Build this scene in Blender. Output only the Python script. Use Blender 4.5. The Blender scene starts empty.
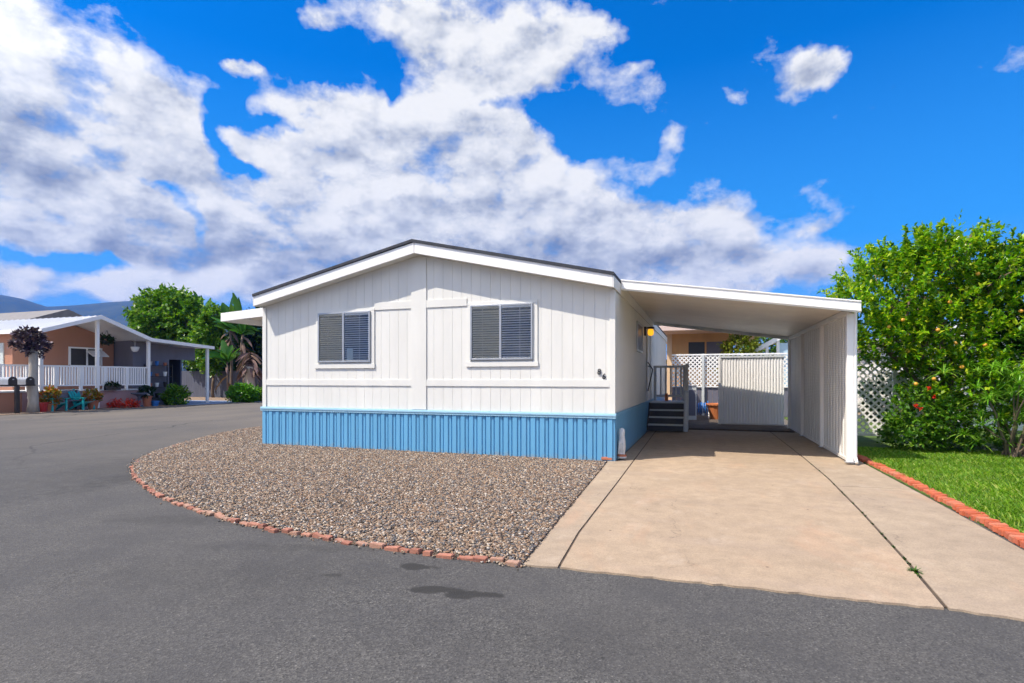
import bpy, bmesh, math, random
import numpy as np
from mathutils import Vector, Matrix
random.seed(7)
RNG = np.random.default_rng(11)
R = math.radians
scene = bpy.context.scene
COL = scene.collection

# ------------------------------------------------------------------ view
TH = R(18.9); CT, ST = math.cos(TH), math.sin(TH)
CAMH = 1.5; F = 556.0; CU, CV = 512.0, 378.5

def ratio(u):
    k = (u - CU) / F
    return (k * CT - ST) / (CT + k * ST)          # X / Y of a plan direction
def G(u, v, z=0.0):                                 # survey point on a level surface
    fwd = F * (CAMH - z) / (v - CV); lat = (u - CU) / F * fwd
    return (lat * CT - fwd * ST, lat * ST + fwd * CT)
def PY(u, v, Y):                                    # survey point on a wall facing the street
    X = ratio(u) * Y; fwd = -X * ST + Y * CT
    return X, CAMH - (v - CV) / F * fwd
def PX(u, v, X):                                    # survey point on a wall along the plot
    Y = X / ratio(u); fwd = -X * ST + Y * CT
    return Y, CAMH - (v - CV) / F * fwd

# ------------------------------------------------------------------ helpers
def tag(o, label=None, cat=None, group=None, kind=None):
    if label: o['label'] = label
    if cat: o['category'] = cat
    if group: o['group'] = group
    if kind: o['kind'] = kind
    return o
def thing(name, label, cat, loc=(0, 0, 0), rz=0, group=None):
    o = bpy.data.objects.new(name, None); COL.objects.link(o)
    o.location = loc; o.rotation_euler = (0, 0, rz); o.empty_display_size = .1
    return tag(o, label, cat, group)
def rootloc(p):
    while p.parent: p = p.parent
    return Vector(p.get('_o', p.location))
def link(name, me, mat, parent=None, loc=None):
    o = bpy.data.objects.new(name, me); COL.objects.link(o)
    if mat is not None:
        for m in (mat if isinstance(mat, (list, tuple)) else [mat]): me.materials.append(m)
    if parent is not None:
        o.parent = parent
        l = rootloc(parent)
        if l.length > 0: me.transform(Matrix.Translation(-l))
    elif loc is not None:
        me.transform(Matrix.Translation(-Vector(loc))); o.location = loc
    return o
def np_mesh(name, V, Fq, mat_idx=None, smooth=False):
    V = np.asarray(V, dtype=np.float32); Fq = np.asarray(Fq, dtype=np.int32)
    me = bpy.data.meshes.new(name); n = Fq.shape[1]
    me.vertices.add(len(V)); me.vertices.foreach_set('co', V.ravel())
    me.loops.add(Fq.size); me.loops.foreach_set('vertex_index', Fq.ravel())
    me.polygons.add(len(Fq)); me.polygons.foreach_set('loop_start', np.arange(0, Fq.size, n, dtype=np.int32))
    if smooth: me.polygons.foreach_set('use_smooth', np.ones(len(Fq), dtype=bool))
    me.update(calc_edges=True); me.validate()
    return me

class MB:
    def __init__(s): s.v = []; s.f = []
    def add(s, vs, fs):
        b = len(s.v); s.v += [tuple(p) for p in vs]; s.f += [tuple(i + b for i in f) for f in fs]; return s
    def box(s, x0, x1, y0, y1, z0, z1):
        if x0 > x1: x0, x1 = x1, x0
        if y0 > y1: y0, y1 = y1, y0
        if z0 > z1: z0, z1 = z1, z0
        return s.add([(x0,y0,z0),(x1,y0,z0),(x1,y1,z0),(x0,y1,z0),(x0,y0,z1),(x1,y0,z1),(x1,y1,z1),(x0,y1,z1)],
                     [(0,3,2,1),(4,5,6,7),(0,1,5,4),(1,2,6,5),(2,3,7,6),(3,0,4,7)])
    def prism(s, poly, axis, a, b):
        """poly: 2D points; axis 'y': (x,z) extruded in y; 'x': (y,z); 'z': (x,y)"""
        m = {'y': lambda p, t: (p[0], t, p[1]), 'x': lambda p, t: (t, p[0], p[1]), 'z': lambda p, t: (p[0], p[1], t)}[axis]
        n = len(poly); vs = [m(p, a) for p in poly] + [m(p, b) for p in poly]
        fs = [tuple(range(n - 1, -1, -1)), tuple(range(n, 2 * n))] + [(i, (i + 1) % n, n + (i + 1) % n, n + i) for i in range(n)]
        return s.add(vs, fs)
    def bar(s, p, q, w, h, up=(0, 0, 1)):
        p, q = Vector(p), Vector(q); d = (q - p).normalized(); up = Vector(up)
        if abs(d.dot(up)) > .98: up = Vector((0, 1, 0))
        a = d.cross(up).normalized() * w / 2; b = a.cross(d).normalized() * h / 2
        vs = [p - a - b, p + a - b, p + a + b, p - a + b, q - a - b, q + a - b, q + a + b, q - a + b]
        return s.add(vs, [(0,1,2,3),(7,6,5,4),(0,4,5,1),(1,5,6,2),(2,6,7,3),(3,7,4,0)])
    def tube(s, pts, rad, n=8, cap=True):
        pts = [Vector(p) for p in pts]; rad = rad if hasattr(rad, '__len__') else [rad] * len(pts)
        b = len(s.v); vs = []; fs = []; prev = None
        for i, p in enumerate(pts):
            d = (pts[min(i + 1, len(pts) - 1)] - pts[max(i - 1, 0)]).normalized()
            a = (prev - d * prev.dot(d)) if prev is not None else d.orthogonal()
            a = a.normalized(); prev = a; c = d.cross(a)
            for k in range(n):
                t = 2 * math.pi * k / n; vs.append(p + (a * math.cos(t) + c * math.sin(t)) * rad[i])
        for i in range(len(pts) - 1):
            for k in range(n): fs.append((i*n + k, i*n + (k+1) % n, (i+1)*n + (k+1) % n, (i+1)*n + k))
        if cap: fs += [tuple(range(n - 1, -1, -1)), tuple((len(pts)-1)*n + k for k in range(n))]
        return s.add(vs, fs)
    def lathe(s, prof, c=(0, 0, 0), n=16):
        """prof: list of (r, z)"""
        vs = []; fs = []
        for r, z in prof:
            for k in range(n):
                t = 2 * math.pi * k / n; vs.append((c[0] + r * math.cos(t), c[1] + r * math.sin(t), c[2] + z))
        m = len(prof)
        for i in range(m - 1):
            for k in range(n): fs.append((i*n + k, i*n + (k+1) % n, (i+1)*n + (k+1) % n, (i+1)*n + k))
        fs += [tuple(range(n - 1, -1, -1)), tuple((m-1)*n + k for k in range(n))]
        return s.add(vs, fs)
    def ball(s, c, r, n=8, sz=1.0):
        return s.lathe([(max(1e-3, r * math.sin(math.pi * i / n)), -r * sz * math.cos(math.pi * i / n)) for i in range(n + 1)], c, n * 2)
    def mesh(s, name, smooth=False):
        me = bpy.data.meshes.new(name); me.from_pydata(s.v, [], s.f); me.update()
        if smooth:
            me.polygons.foreach_set('use_smooth', [True] * len(me.polygons)); me.update()
        return me
    def build(s, name, mat, parent=None, loc=None, bevel=0, smooth=False):
        o = link(name, s.mesh(name, smooth), mat, parent, loc)
        if bevel:
            m = o.modifiers.new('bevel', 'BEVEL'); m.width = bevel; m.segments = 2; m.limit_method = 'ANGLE'; m.angle_limit = R(40)
        return o
def copy_tree(o, parent=None):
    c = o.copy(); COL.objects.link(c); c.parent = parent
    for ch in list(o.children): copy_tree(ch, c)
    return c

# ------------------------------------------------------------------ materials
def new_mat(name):
    m = bpy.data.materials.new(name); m.use_nodes = True; nt = m.node_tree
    return m, nt, nt.nodes, nt.links, nt.nodes['Principled BSDF']
def ramp(ns, stops, interp='LINEAR'):
    r = ns.new('ShaderNodeValToRGB'); r.color_ramp.interpolation = interp
    e = r.color_ramp.elements
    while len(e) < len(stops): e.new(.5)
    for el, (p, c) in zip(e, stops): el.position = p; el.color = (*c, 1) if len(c) == 3 else c
    return r
def mixc(ns, ls, fac, a, b, mode='MIX'):
    m = ns.new('ShaderNodeMix'); m.data_type = 'RGBA'; m.blend_type = mode
    for s, val in ((0, fac), (6, a), (7, b)):
        if hasattr(val, 'is_linked'): ls.new(val, m.inputs[s])
        elif isinstance(val, (int, float)): m.inputs[s].default_value = val
        else: m.inputs[s].default_value = (*val, 1) if len(val) == 3 else val
    return m.outputs[2]
def noise(ns, ls, vec, scale, detail=4, rough=.55, dist=0):
    n = ns.new('ShaderNodeTexNoise'); n.inputs['Scale'].default_value = scale; n.inputs['Detail'].default_value = detail
    n.inputs['Roughness'].default_value = rough; n.inputs['Distortion'].default_value = dist
    if vec is not None: ls.new(vec, n.inputs['Vector'])
    return n.outputs['Fac']
def wpos(ns): return ns.new('ShaderNodeNewGeometry').outputs['Position']
def mapr(ns, ls, val, a, b, c, d):
    m = ns.new('ShaderNodeMapRange'); ls.new(val, m.inputs[0])
    for i, x in enumerate((a, b, c, d)): m.inputs[i + 1].default_value = x
    return m.outputs[0]
def scaled(ns, ls, vec, sc):
    m = ns.new('ShaderNodeMapping'); ls.new(vec, m.inputs['Vector']); m.inputs['Scale'].default_value = sc; return m.outputs[0]
def bump(ns, ls, bs, h, strength=.3, dist=.01):
    b = ns.new('ShaderNodeBump'); b.inputs['Strength'].default_value = strength; b.inputs['Distance'].default_value = dist
    ls.new(h, b.inputs['Height']); ls.new(b.outputs[0], bs.inputs['Normal'])
def paint(name, col, rough=.5, var=.08, scale=3.0, streak=True, bmp=.15, metal=0, spec=.5, dirt=(.35, .3, .24), dirt_amt=.25):
    m, nt, ns, ls, bs = new_mat(name)
    p = wpos(ns); v = scaled(ns, ls, p, (1, 1, .25 if streak else 1))
    n1 = noise(ns, ls, v, scale, 6, .6); n2 = noise(ns, ls, p, 45, 3)
    c = mixc(ns, ls, mapr(ns, ls, n1, .3, .75, 0, 1), [x * (1 + var) for x in col], [x * (1 - var) for x in col])
    d = mixc(ns, ls, mapr(ns, ls, noise(ns, ls, v, scale * 2.3, 8, .7), .58, .85, 0, dirt_amt), c, dirt)
    ls.new(d, bs.inputs['Base Color']); bs.inputs['Roughness'].default_value = rough
    bs.inputs['Metallic'].default_value = metal; bs.inputs['Specular IOR Level'].default_value = spec
    if bmp: bump(ns, ls, bs, n2, bmp, .003)
    if name == 'blue_skirting_paint':      # mud splashed up along the foot, own ragged shape
        sz_ = ns.new('ShaderNodeSeparateXYZ'); ls.new(p, sz_.inputs[0])
        a_ = ns.new('ShaderNodeMath'); a_.operation = 'ADD'; ls.new(mapr(ns, ls, sz_.outputs[2], .0, .22, .55, -.4), a_.inputs[0]); ls.new(mapr(ns, ls, noise(ns, ls, p, 9, 7, .7), .35, .7, -.3, .5), a_.inputs[1])
        ls.new(mixc(ns, ls, mapr(ns, ls, a_.outputs[0], .2, .8, 0, .6), d, (.33, .30, .25)), bs.inputs['Base Color'])
    return m
def leafmat(name, cols, trans=.35, rough=.45):
    m, nt, ns, ls, bs = new_mat(name)
    g = ns.new('ShaderNodeNewGeometry')
    r = ramp(ns, [(i / (len(cols) - 1), c) for i, c in enumerate(cols)]); ls.new(g.outputs['Random Per Island'], r.inputs[0])
    n1 = noise(ns, ls, g.outputs['Position'], 1.3, 3)
    c = mixc(ns, ls, mapr(ns, ls, n1, .35, .7, 0, .45), r.outputs[0], cols[0], 'MIX')
    ls.new(c, bs.inputs['Base Color']); bs.inputs['Roughness'].default_value = rough; bs.inputs['Specular IOR Level'].default_value = .35
    t = ns.new('ShaderNodeBsdfTranslucent'); ls.new(mixc(ns, ls, 1.0, c, (1.3, 1.35, .5), 'MULTIPLY'), t.inputs[0])
    mx = ns.new('ShaderNodeMixShader'); mx.inputs[0].default_value = trans
    ls.new(bs.outputs[0], mx.inputs[1]); ls.new(t.outputs[0], mx.inputs[2]); ls.new(mx.outputs[0], ns['Material Output'].inputs[0])
    return m

M = {}
M['white'] = paint('white_paint', (.88, .87, .84), .45, .03, 2.5, True, .1, dirt_amt=.10)
M['siding'] = paint('siding_paint', (.72, .715, .665), .55, .06, 2.2, True, .35, dirt=(.50, .46, .40), dirt_amt=.42)
M['siding_side'] = M['siding']
M['alu'] = paint('white_aluminium', (.78, .76, .71), .4, .06, 1.6, True, .08, dirt=(.4, .36, .3), dirt_amt=.3)
M['blue'] = paint('blue_skirting_paint', (.125, .36, .57), .42, .08, 2.0, True, .1, dirt=(.22, .36, .5), dirt_amt=.35)
M['bluecap'] = paint('pale_blue_trim_paint', (.33, .56, .70), .42, .05, 3, True, .1, dirt_amt=.1)
M['shingle'] = paint('dark_shingle', (.035, .04, .052), .85, .3, 9, False, .6, dirt_amt=.2)
M['greypaint'] = paint('grey_deck_paint', (.58, .60, .59), .5, .12, 5, True, .15)
M['darkwood'] = paint('dark_step_paint', (.05, .05, .055), .6, .2, 6, False, .2)
M['dark'] = paint('unlit_black', (.014, .014, .016), .8, .2, 4, False, 0)  # near-black colour standing in for unlit interiors
M['black'] = paint('black_paint', (.02, .02, .022), .35, .2, 6, False, .05, dirt_amt=.1)
M['silver'] = paint('dull_silver', (.45, .47, .5), .35, .1, 6, False, .05, .6)
M['winframe'] = paint('window_aluminium', (.42, .44, .46), .35, .08, 6, False, .05, .5)
M['blind'] = paint('blind_slat', (.85, .83, .78), .5, .05, 4, False, 0, dirt_amt=.1)
M['peach'] = paint('peach_siding', (.44, .21, .13), .7, .08, 1.2, True, .1)
M['shadeskirt'] = paint('mauve_shade_skirting', (.42, .27, .27), .7, .1, 1.5, True, .1)  # purple tint holds the shade on the porch skirt
M['tan'] = paint('tan_siding', (.62, .36, .15), .7, .12, 2, True, .15)
M['greywall'] = paint('grey_panel', (.15, .15, .19), .6, .12, 2, True, .1)
M['pale'] = paint('pale_panel', (.55, .6, .58), .5, .06, 2, True, .05)
M['teal'] = paint('teal_plastic', (.02, .38, .38), .4, .08, 6, False, .05)
M['redpot'] = paint('red_glazed_pot', (.45, .03, .03), .3, .12, 7, False, .05)
M['terra'] = paint('terracotta', (.42, .14, .07), .7, .15, 8, False, .15)
M['bluep'] = paint('blue_plastic', (.03, .17, .5), .35, .1, 6, False, .05)
M['orange'] = paint('orange_pot_clay', (.55, .18, .06), .6, .12, 7, False, .1)
M['bark'] = paint('rough_bark', (.16, .115, .08), .85, .35, 8, True, .8, dirt=(.3, .26, .2))
M['palebark'] = paint('pale_bark', (.42, .38, .32), .85, .25, 6, True, .8, dirt=(.15, .12, .1), dirt_amt=.7)
M['deadleaf'] = leafmat('dead_fronds', [(.10, .06, .045), (.2, .13, .09), (.16, .1, .1)], .1, .8)
M['rock'] = paint('pale_rock', (.42, .40, .36), .85, .25, 9, False, .6)
M['figurine'] = paint('weathered_white_stone', (.62, .62, .60), .7, .2, 14, False, .7, dirt=(.2, .19, .18), dirt_amt=.9)
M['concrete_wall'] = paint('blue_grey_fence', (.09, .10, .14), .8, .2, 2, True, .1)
M['roofmetal'] = paint('white_metal_roof', (.72, .73, .74), .35, .06, 1.2, False, .05)
M['roofgrey'] = paint('grey_roof', (.20, .19, .18), .8, .2, 3, False, .3)
M['soffit'] = paint('carport_underside', (.80, .74, .64), .45, .07, 1.5, False, .05, dirt=(.4, .34, .25), dirt_amt=.35)

def glassmat(name, tint, rough=.02, refl=.12):
    m, nt, ns, ls, bs = new_mat(name)
    t = ns.new('ShaderNodeBsdfTransparent'); t.inputs[0].default_value = (*tint, 1)
    g = ns.new('ShaderNodeBsdfGlossy'); g.inputs[0].default_value = (.9, .95, 1, 1); g.inputs['Roughness'].default_value = rough
    fr = ns.new('ShaderNodeFresnel'); fr.inputs[0].default_value = 1.5
    f = mapr(ns, ls, fr.outputs[0], 0, 1, refl, 1)
    mx = ns.new('ShaderNodeMixShader'); ls.new(f, mx.inputs[0]); ls.new(t.outputs[0], mx.inputs[1]); ls.new(g.outputs[0], mx.inputs[2])
    ls.new(mx.outputs[0], ns['Material Output'].inputs[0]); return m
M['glass'] = glassmat('window_glass', (.90, .92, .95), .02, .05)
M['screen'] = glassmat('insect_screen', (.80, .76, .66), .6, .02)

def asphalt():
    m, nt, ns, ls, bs = new_mat('asphalt')
    p = wpos(ns)
    fine = noise(ns, ls, p, 150, 2, .7); v = ns.new('ShaderNodeTexVoronoi'); v.inputs['Scale'].default_value = 105; ls.new(p, v.inputs['Vector'])
    grain = ramp(ns, [(0, (.010, .010, .012)), (.35, (.07, .069, .07)), (.7, (.125, .122, .12)), (.9, (.19, .185, .178)), (1, (.33, .315, .30))])
    ls.new(v.outputs['Color'], grain.inputs[0])
    g2 = mixc(ns, ls, mapr(ns, ls, fine, .4, .7, 0, .3), grain.outputs[0], (.085, .083, .085))
    big = noise(ns, ls, p, .22, 6, .6, .4); med = noise(ns, ls, p, 1.7, 5, .6)
    c = mixc(ns, ls, mapr(ns, ls, big, .35, .68, 0, .55), g2, (.118, .112, .108))
    c = mixc(ns, ls, mapr(ns, ls, med, .4, .7, 0, .60), c, (.070, .069, .073))
    # worn tan wash across the far cross street
    sx = ns.new('ShaderNodeSeparateXYZ'); ls.new(p, sx.inputs[0])
    wear = ns.new('ShaderNodeMath'); wear.operation = 'MULTIPLY'
    ls.new(mapr(ns, ls, sx.outputs[1], 6, 16, 0, 1), wear.inputs[0]); ls.new(mapr(ns, ls, noise(ns, ls, scaled(ns, ls, p, (.35, .1, 1)), 2, 4), .3, .6, .35, 1), wear.inputs[1])
    c = mixc(ns, ls, wear.outputs[0], c, (.175, .155, .135))
    # long thin cracks
    wn = noise(ns, ls, p, .9, 3)
    cv = ns.new('ShaderNodeTexVoronoi'); cv.feature = 'DISTANCE_TO_EDGE'; cv.inputs['Scale'].default_value = .13
    off = ns.new('ShaderNodeVectorMath'); off.operation = 'ADD'; ls.new(p, off.inputs[0])
    nz = ns.new('ShaderNodeTexNoise'); nz.inputs['Scale'].default_value = .8; ls.new(p, nz.inputs['Vector']); ls.new(nz.outputs['Color'], off.inputs[1])
    ls.new(scaled(ns, ls, off.outputs[0], (1, .6, 1)), cv.inputs['Vector'])
    crack = mapr(ns, ls, cv.outputs['Distance'], .0, .004, 1, 0)
    fade = ns.new('ShaderNodeMath'); fade.operation = 'MULTIPLY'; ls.new(crack, fade.inputs[0]); cy_ = ns.new('ShaderNodeSeparateXYZ'); ls.new(p, cy_.inputs[0]); ls.new(mapr(ns, ls, cy_.outputs[1], 5.5, 9, 0, .9), fade.inputs[1])
    c = mixc(ns, ls, fade.outputs[0], c, (.03, .03, .03))
    # stray light grit and dark bits
    gv_ = ns.new('ShaderNodeTexVoronoi'); gv_.inputs['Scale'].default_value = 3.1; ls.new(p, gv_.inputs['Vector'])
    gs_ = ns.new('ShaderNodeSeparateColor'); ls.new(gv_.outputs['Color'], gs_.inputs[0])
    gr_ = ramp(ns, [(0, (.03, .03, .03)), (.6, (.05, .045, .04)), (.75, (.45, .42, .38))], 'CONSTANT'); ls.new(gs_.outputs[0], gr_.inputs[0])
    c = mixc(ns, ls, mapr(ns, ls, gv_.outputs['Distance'], .025, .045, .8, 0), c, gr_.outputs[0])
    # old oil and patch stains, each at its own place
    for (u0, v0, rx, ry, a) in ((415, 567, .20, .085, .9), (438, 590, .2, .07, .9), (468, 595, .24, .065, .9), (332, 575, .07, .035, .6),
                                (250, 575, 1.6, .5, .22), (110, 470, 1.1, 3.0, .28), (600, 640, 1.2, .4, .18), (175, 520, .9, .22, .35), (300, 548, 1.0, .12, .35), (118, 480, .35, 1.2, .4)):
        gx, gy = G(u0, v0); nzo = noise(ns, ls, p, 6, 4)
        sub = ns.new('ShaderNodeVectorMath'); sub.operation = 'SUBTRACT'; ls.new(p, sub.inputs[0]); sub.inputs[1].default_value = (gx, gy, 0)
        sc = ns.new('ShaderNodeVectorRotate'); sc.rotation_type = 'Z_AXIS'; sc.inputs['Angle'].default_value = -R(14); ls.new(sub.outputs[0], sc.inputs[0])
        ln = ns.new('ShaderNodeVectorMath'); ln.operation = 'LENGTH'; ls.new(scaled(ns, ls, sc.outputs[0], (1 / rx, 1 / ry, 0)), ln.inputs[0])
        ad = ns.new('ShaderNodeMath'); ad.operation = 'ADD'; ls.new(ln.outputs['Value'], ad.inputs[0]); ls.new(mapr(ns, ls, nzo, .3, .7, -.5, .5), ad.inputs[1])
        soft = .25 if a > .5 else .8
        c = mixc(ns, ls, mapr(ns, ls, ad.outputs[0], 1 - soft, 1 + soft * .3, a, 0), c, (.035, .034, .033))
    c = mixc(ns, ls, 1.0, c, (.81, .80, .755), 'MULTIPLY')
    ls.new(c, bs.inputs['Base Color']); bs.inputs['Roughness'].default_value = .85; bs.inputs['Specular IOR Level'].default_value = .3
    bump(ns, ls, bs, v.outputs['Distance'], .5, .005); return m
M['asphalt'] = asphalt()

def concrete(name, col, col2, seed=0):
    m, nt, ns, ls, bs = new_mat(name); p = wpos(ns)
    n1 = noise(ns, ls, p, .55, 7, .62, .3); n2 = noise(ns, ls, p, 4.5, 6, .65); n3 = noise(ns, ls, p, 90, 3, .6)
    c = mixc(ns, ls, mapr(ns, ls, n1, .32, .68, 0, 1), col, col2)
    c = mixc(ns, ls, mapr(ns, ls, n2, .4, .7, 0, .55), c, [x * .72 for x in col2])
    c = mixc(ns, ls, mapr(ns, ls, n3, .35, .6, .32, 0), c, (.1, .08, .06))
    # hairline cracks
    cw = ns.new('ShaderNodeTexNoise'); cw.inputs['Scale'].default_value = 1.8; cw.inputs['Detail'].default_value = 6; ls.new(p, cw.inputs['Vector'])
    cwa = ns.new('ShaderNodeVectorMath'); cwa.operation = 'ADD'; ls.new(p, cwa.inputs[0]); ls.new(cw.outputs['Color'], cwa.inputs[1])
    cwv = ns.new('ShaderNodeTexVoronoi'); cwv.feature = 'DISTANCE_TO_EDGE'; cwv.inputs['Scale'].default_value = .38; ls.new(cwa.outputs[0], cwv.inputs['Vector'])
    cwm = ns.new('ShaderNodeMath'); cwm.operation = 'MULTIPLY'; ls.new(mapr(ns, ls, cwv.outputs['Distance'], 0, .005, .7, 0), cwm.inputs[0]); ls.new(mapr(ns, ls, n1, .45, .6, 0, 1), cwm.inputs[1])
    c = mixc(ns, ls, cwm.outputs[0], c, (.12, .09, .07))
    # cross bands of dirt left by water
    c = mixc(ns, ls, mapr(ns, ls, noise(ns, ls, scaled(ns, ls, p, (.25, 1.6, 1)), 1.1, 5, .6), .52, .72, 0, .30), c, (.30, .235, .19))
    # faint rust wash and tyre-worn patches
    c = mixc(ns, ls, mapr(ns, ls, noise(ns, ls, scaled(ns, ls, p, (.8, .35, 1)), 1.6, 6, .65, .6), .55, .72, 0, .35), c, (.47, .27, .16))
    c = mixc(ns, ls, mapr(ns, ls, noise(ns, ls, p, 11, 8, .75), .56, .75, 0, .45), c, (.22, .175, .14))
    c = mixc(ns, ls, mapr(ns, ls, noise(ns, ls, scaled(ns, ls, p, (1, .6, 1)), 2.4, 8, .7, .2), .56, .70, 0, .35), c, (.50, .41, .32))
    # small dark specks
    v = ns.new('ShaderNodeTexVoronoi'); v.inputs['Scale'].default_value = 2.3; ls.new(p, v.inputs['Vector'])
    sp = mapr(ns, ls, v.outputs['Distance'], .022, .045, 1, 0)
    c = mixc(ns, ls, sp, c, (.14, .1, .07))
    ls.new(c, bs.inputs['Base Color']); bs.inputs['Roughness'].default_value = .85; bs.inputs['Specular IOR Level'].default_value = .25
    bump(ns, ls, bs, n3, .5, .003); return m
M['concrete'] = concrete('driveway_concrete', (.465, .352, .240), (.37, .28, .192))
M['concrete2'] = concrete('driveway_concrete_pale', (.445, .348, .245), (.36, .28, .20))
def earth(name, a, b, sc=2.0):
    m, nt, ns, ls, bs = new_mat(name); p = wpos(ns)
    c = mixc(ns, ls, mapr(ns, ls, noise(ns, ls, p, sc, 8, .7), .35, .65, 0, 1), a, b)
    ls.new(c, bs.inputs['Base Color']); bs.inputs['Roughness'].default_value = .95; bump(ns, ls, bs, noise(ns, ls, p, sc * 12, 5), .6, .02); return m
M['soil'] = earth('soil', (.05, .035, .025), (.11, .08, .055), 4)
M['dirt'] = earth('leaf_litter', (.16, .10, .06), (.32, .24, .17), 6)
M['land'] = earth('dry_land', (.10, .10, .05), (.16, .13, .08), .05)
M['hill'] = earth('hill_scrub', (.006, .020, .012), (.040, .052, .028), .006)
M['lawnbase'] = earth('lawn_soil', (.05, .09, .012), (.10, .17, .02), 5)
M['gravelbase'] = earth('gravel_bed_base', (.16, .13, .10), (.28, .24, .20), 25)
def stonemat():
    m, nt, ns, ls, bs = new_mat('gravel_stones'); g = ns.new('ShaderNodeNewGeometry')
    r = ramp(ns, [(0, (.09, .07, .055)), (.16, (.26, .175, .115)), (.34, (.42, .31, .215)), (.46, (.15, .15, .155)), (.58, (.48, .39, .29)),
                  (.68, (.32, .205, .13)), (.80, (.11, .115, .13)), (.90, (.66, .60, .52)), (.96, (.38, .235, .14))], 'CONSTANT')
    ls.new(g.outputs['Random Per Island'], r.inputs[0])
    c = mixc(ns, ls, mapr(ns, ls, noise(ns, ls, g.outputs['Position'], 60, 3), .3, .7, 0, .3), mixc(ns, ls, 1.0, r.outputs[0], (.88, .86, .84), 'MULTIPLY'), (.10, .08, .06))
    ls.new(c, bs.inputs['Base Color']); bs.inputs['Roughness'].default_value = .8; return m
M['stone'] = stonemat()
def brickmat():
    m, nt, ns, ls, bs = new_mat('red_brick'); oi = ns.new('ShaderNodeObjectInfo')
    tc = ns.new('ShaderNodeTexCoord').outputs['Object']
    r = ramp(ns, [(0, (.42, .09, .04)), (.5, (.56, .13, .05)), (1, (.50, .18, .10))]); ls.new(oi.outputs['Random'], r.inputs[0])
    c = mixc(ns, ls, mapr(ns, ls, noise(ns, ls, wpos(ns), 22, 6, .7), .45, .75, 0, .6), r.outputs[0], (.26, .15, .11))
    ls.new(c, bs.inputs['Base Color']); bs.inputs['Roughness'].default_value = .9; bump(ns, ls, bs, noise(ns, ls, wpos(ns), 60, 4), .6, .006); return m
M['brick'] = brickmat()
M['grass'] = leafmat('lawn_grass', [(.05, .15, .006), (.14, .32, .008), (.25, .45, .014), (.46, .48, .10)], .4, .5)
M['weed'] = leafmat('weed_green', [(.04, .10, .01), (.09, .2, .02)], .3)
M['darkweed'] = leafmat('dark_weed', [(.02, .04, .008), (.05, .10, .015)], .2)
M['citrus'] = leafmat('citrus_leaf', [(.03, .10, .004), (.10, .28, .006), (.19, .44, .010), (.36, .56, .015), (.58, .64, .04)], .36, .3)
M['broad'] = leafmat('broad_leaf', [(.03, .10, .008), (.07, .20, .012), (.15, .33, .02), (.28, .40, .05)], .35, .4)
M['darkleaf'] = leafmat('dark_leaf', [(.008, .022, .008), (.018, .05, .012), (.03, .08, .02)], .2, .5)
M['banana'] = leafmat('paddle_leaf', [(.02, .09, .02), (.05, .17, .02), (.11, .24, .03)], .3, .35)
M['strap'] = leafmat('strap_leaf', [(.08, .24, .015), (.18, .42, .03), (.38, .55, .08)], .35, .4)
M['purple'] = leafmat('purple_leaf', [(.03, .02, .035), (.07, .04, .07), (.16, .11, .15), (.3, .24, .27)], .15, .5)
M['redflower'] = leafmat('red_petals', [(.55, .02, .015), (.7, .05, .02), (.6, .1, .02)], .2, .5)
M['mixflower'] = leafmat('flower_mix', [(.08, .2, .02), (.5, .3, .02), (.6, .06, .03), (.1, .25, .03)], .2, .5)
M['fruit'] = paint('citrus_fruit', (.60, .30, .03), .4, .15, 20, False, .1, dirt_amt=0)
M['lampglow'] = None
def emis(name, col, st):
    m, nt, ns, ls, bs = new_mat(name); bs.inputs['Base Color'].default_value = (*col, 1)
    bs.inputs['Emission Color'].default_value = (*col, 1); bs.inputs['Emission Strength'].default_value = st; return m
M['lampglow'] = emis('amber_lamp_glass', (1.0, .45, .02), .62)
M['white_glass'] = paint('white_lamp_glass', (.8, .8, .78), .2, .02, 3, False, 0)

# ------------------------------------------------------------------ SETTING: ground
def sheet(name, poly, z, mat, thick=.0, kind='structure'):
    b = MB()
    if thick: b.prism(poly, 'z', z - thick, z)
    else: b.add([(x, y, z) for x, y in poly], [tuple(range(len(poly)))])
    o = b.build(name, mat, loc=(poly[0][0], poly[0][1], z)); o['kind'] = kind; return o
sheet('ground', [(-4000, -4000), (4000, -4000), (4000, 4000), (-4000, 4000)], -.06, M['land'])
sheet('road', [(-27.1, -40), (60, -40), (60, 60), (-27.1, 60)], 0, M['asphalt'])
sheet('neighbour_lot', [(-60, -20), (-27.06, -20), (-27.0, 14), (-27.1, 20), (-26.7, 25), (-26.9, 30), (-26.8, 60), (-60, 60)], .02, M['dirt'], .1)
pad = [(-39, 23.2), (-27.05, 23.4), (-26.75, 28.6), (-39, 28.6)]
sheet('neighbour_drive', pad, .03, concrete('pale_blue_grey_concrete', (.27, .36, .50), (.22, .30, .42)), .02)
sheet('back_yard', [(-12.5, 25.6), (60, 25.6), (60, 60), (-12.5, 60)], .03, M['dirt'], .08)
sheet('planting_soil', [(-1.35, 16.95), (2.40, 16.95), (2.40, 25.5), (-1.35, 25.5)], .05, M['soil'], .05)
sheet('neighbour_ground', [(2.9, 13.4), (60, 13.4), (60, 25.5), (2.9, 25.5)], .03, M['lawnbase'], .05)
sheet('lawn_bed', [(2.70, 4.25), (30, 4.25), (30, 13.35), (2.70, 13.35)], .022, M['lawnbase'], .06)

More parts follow.
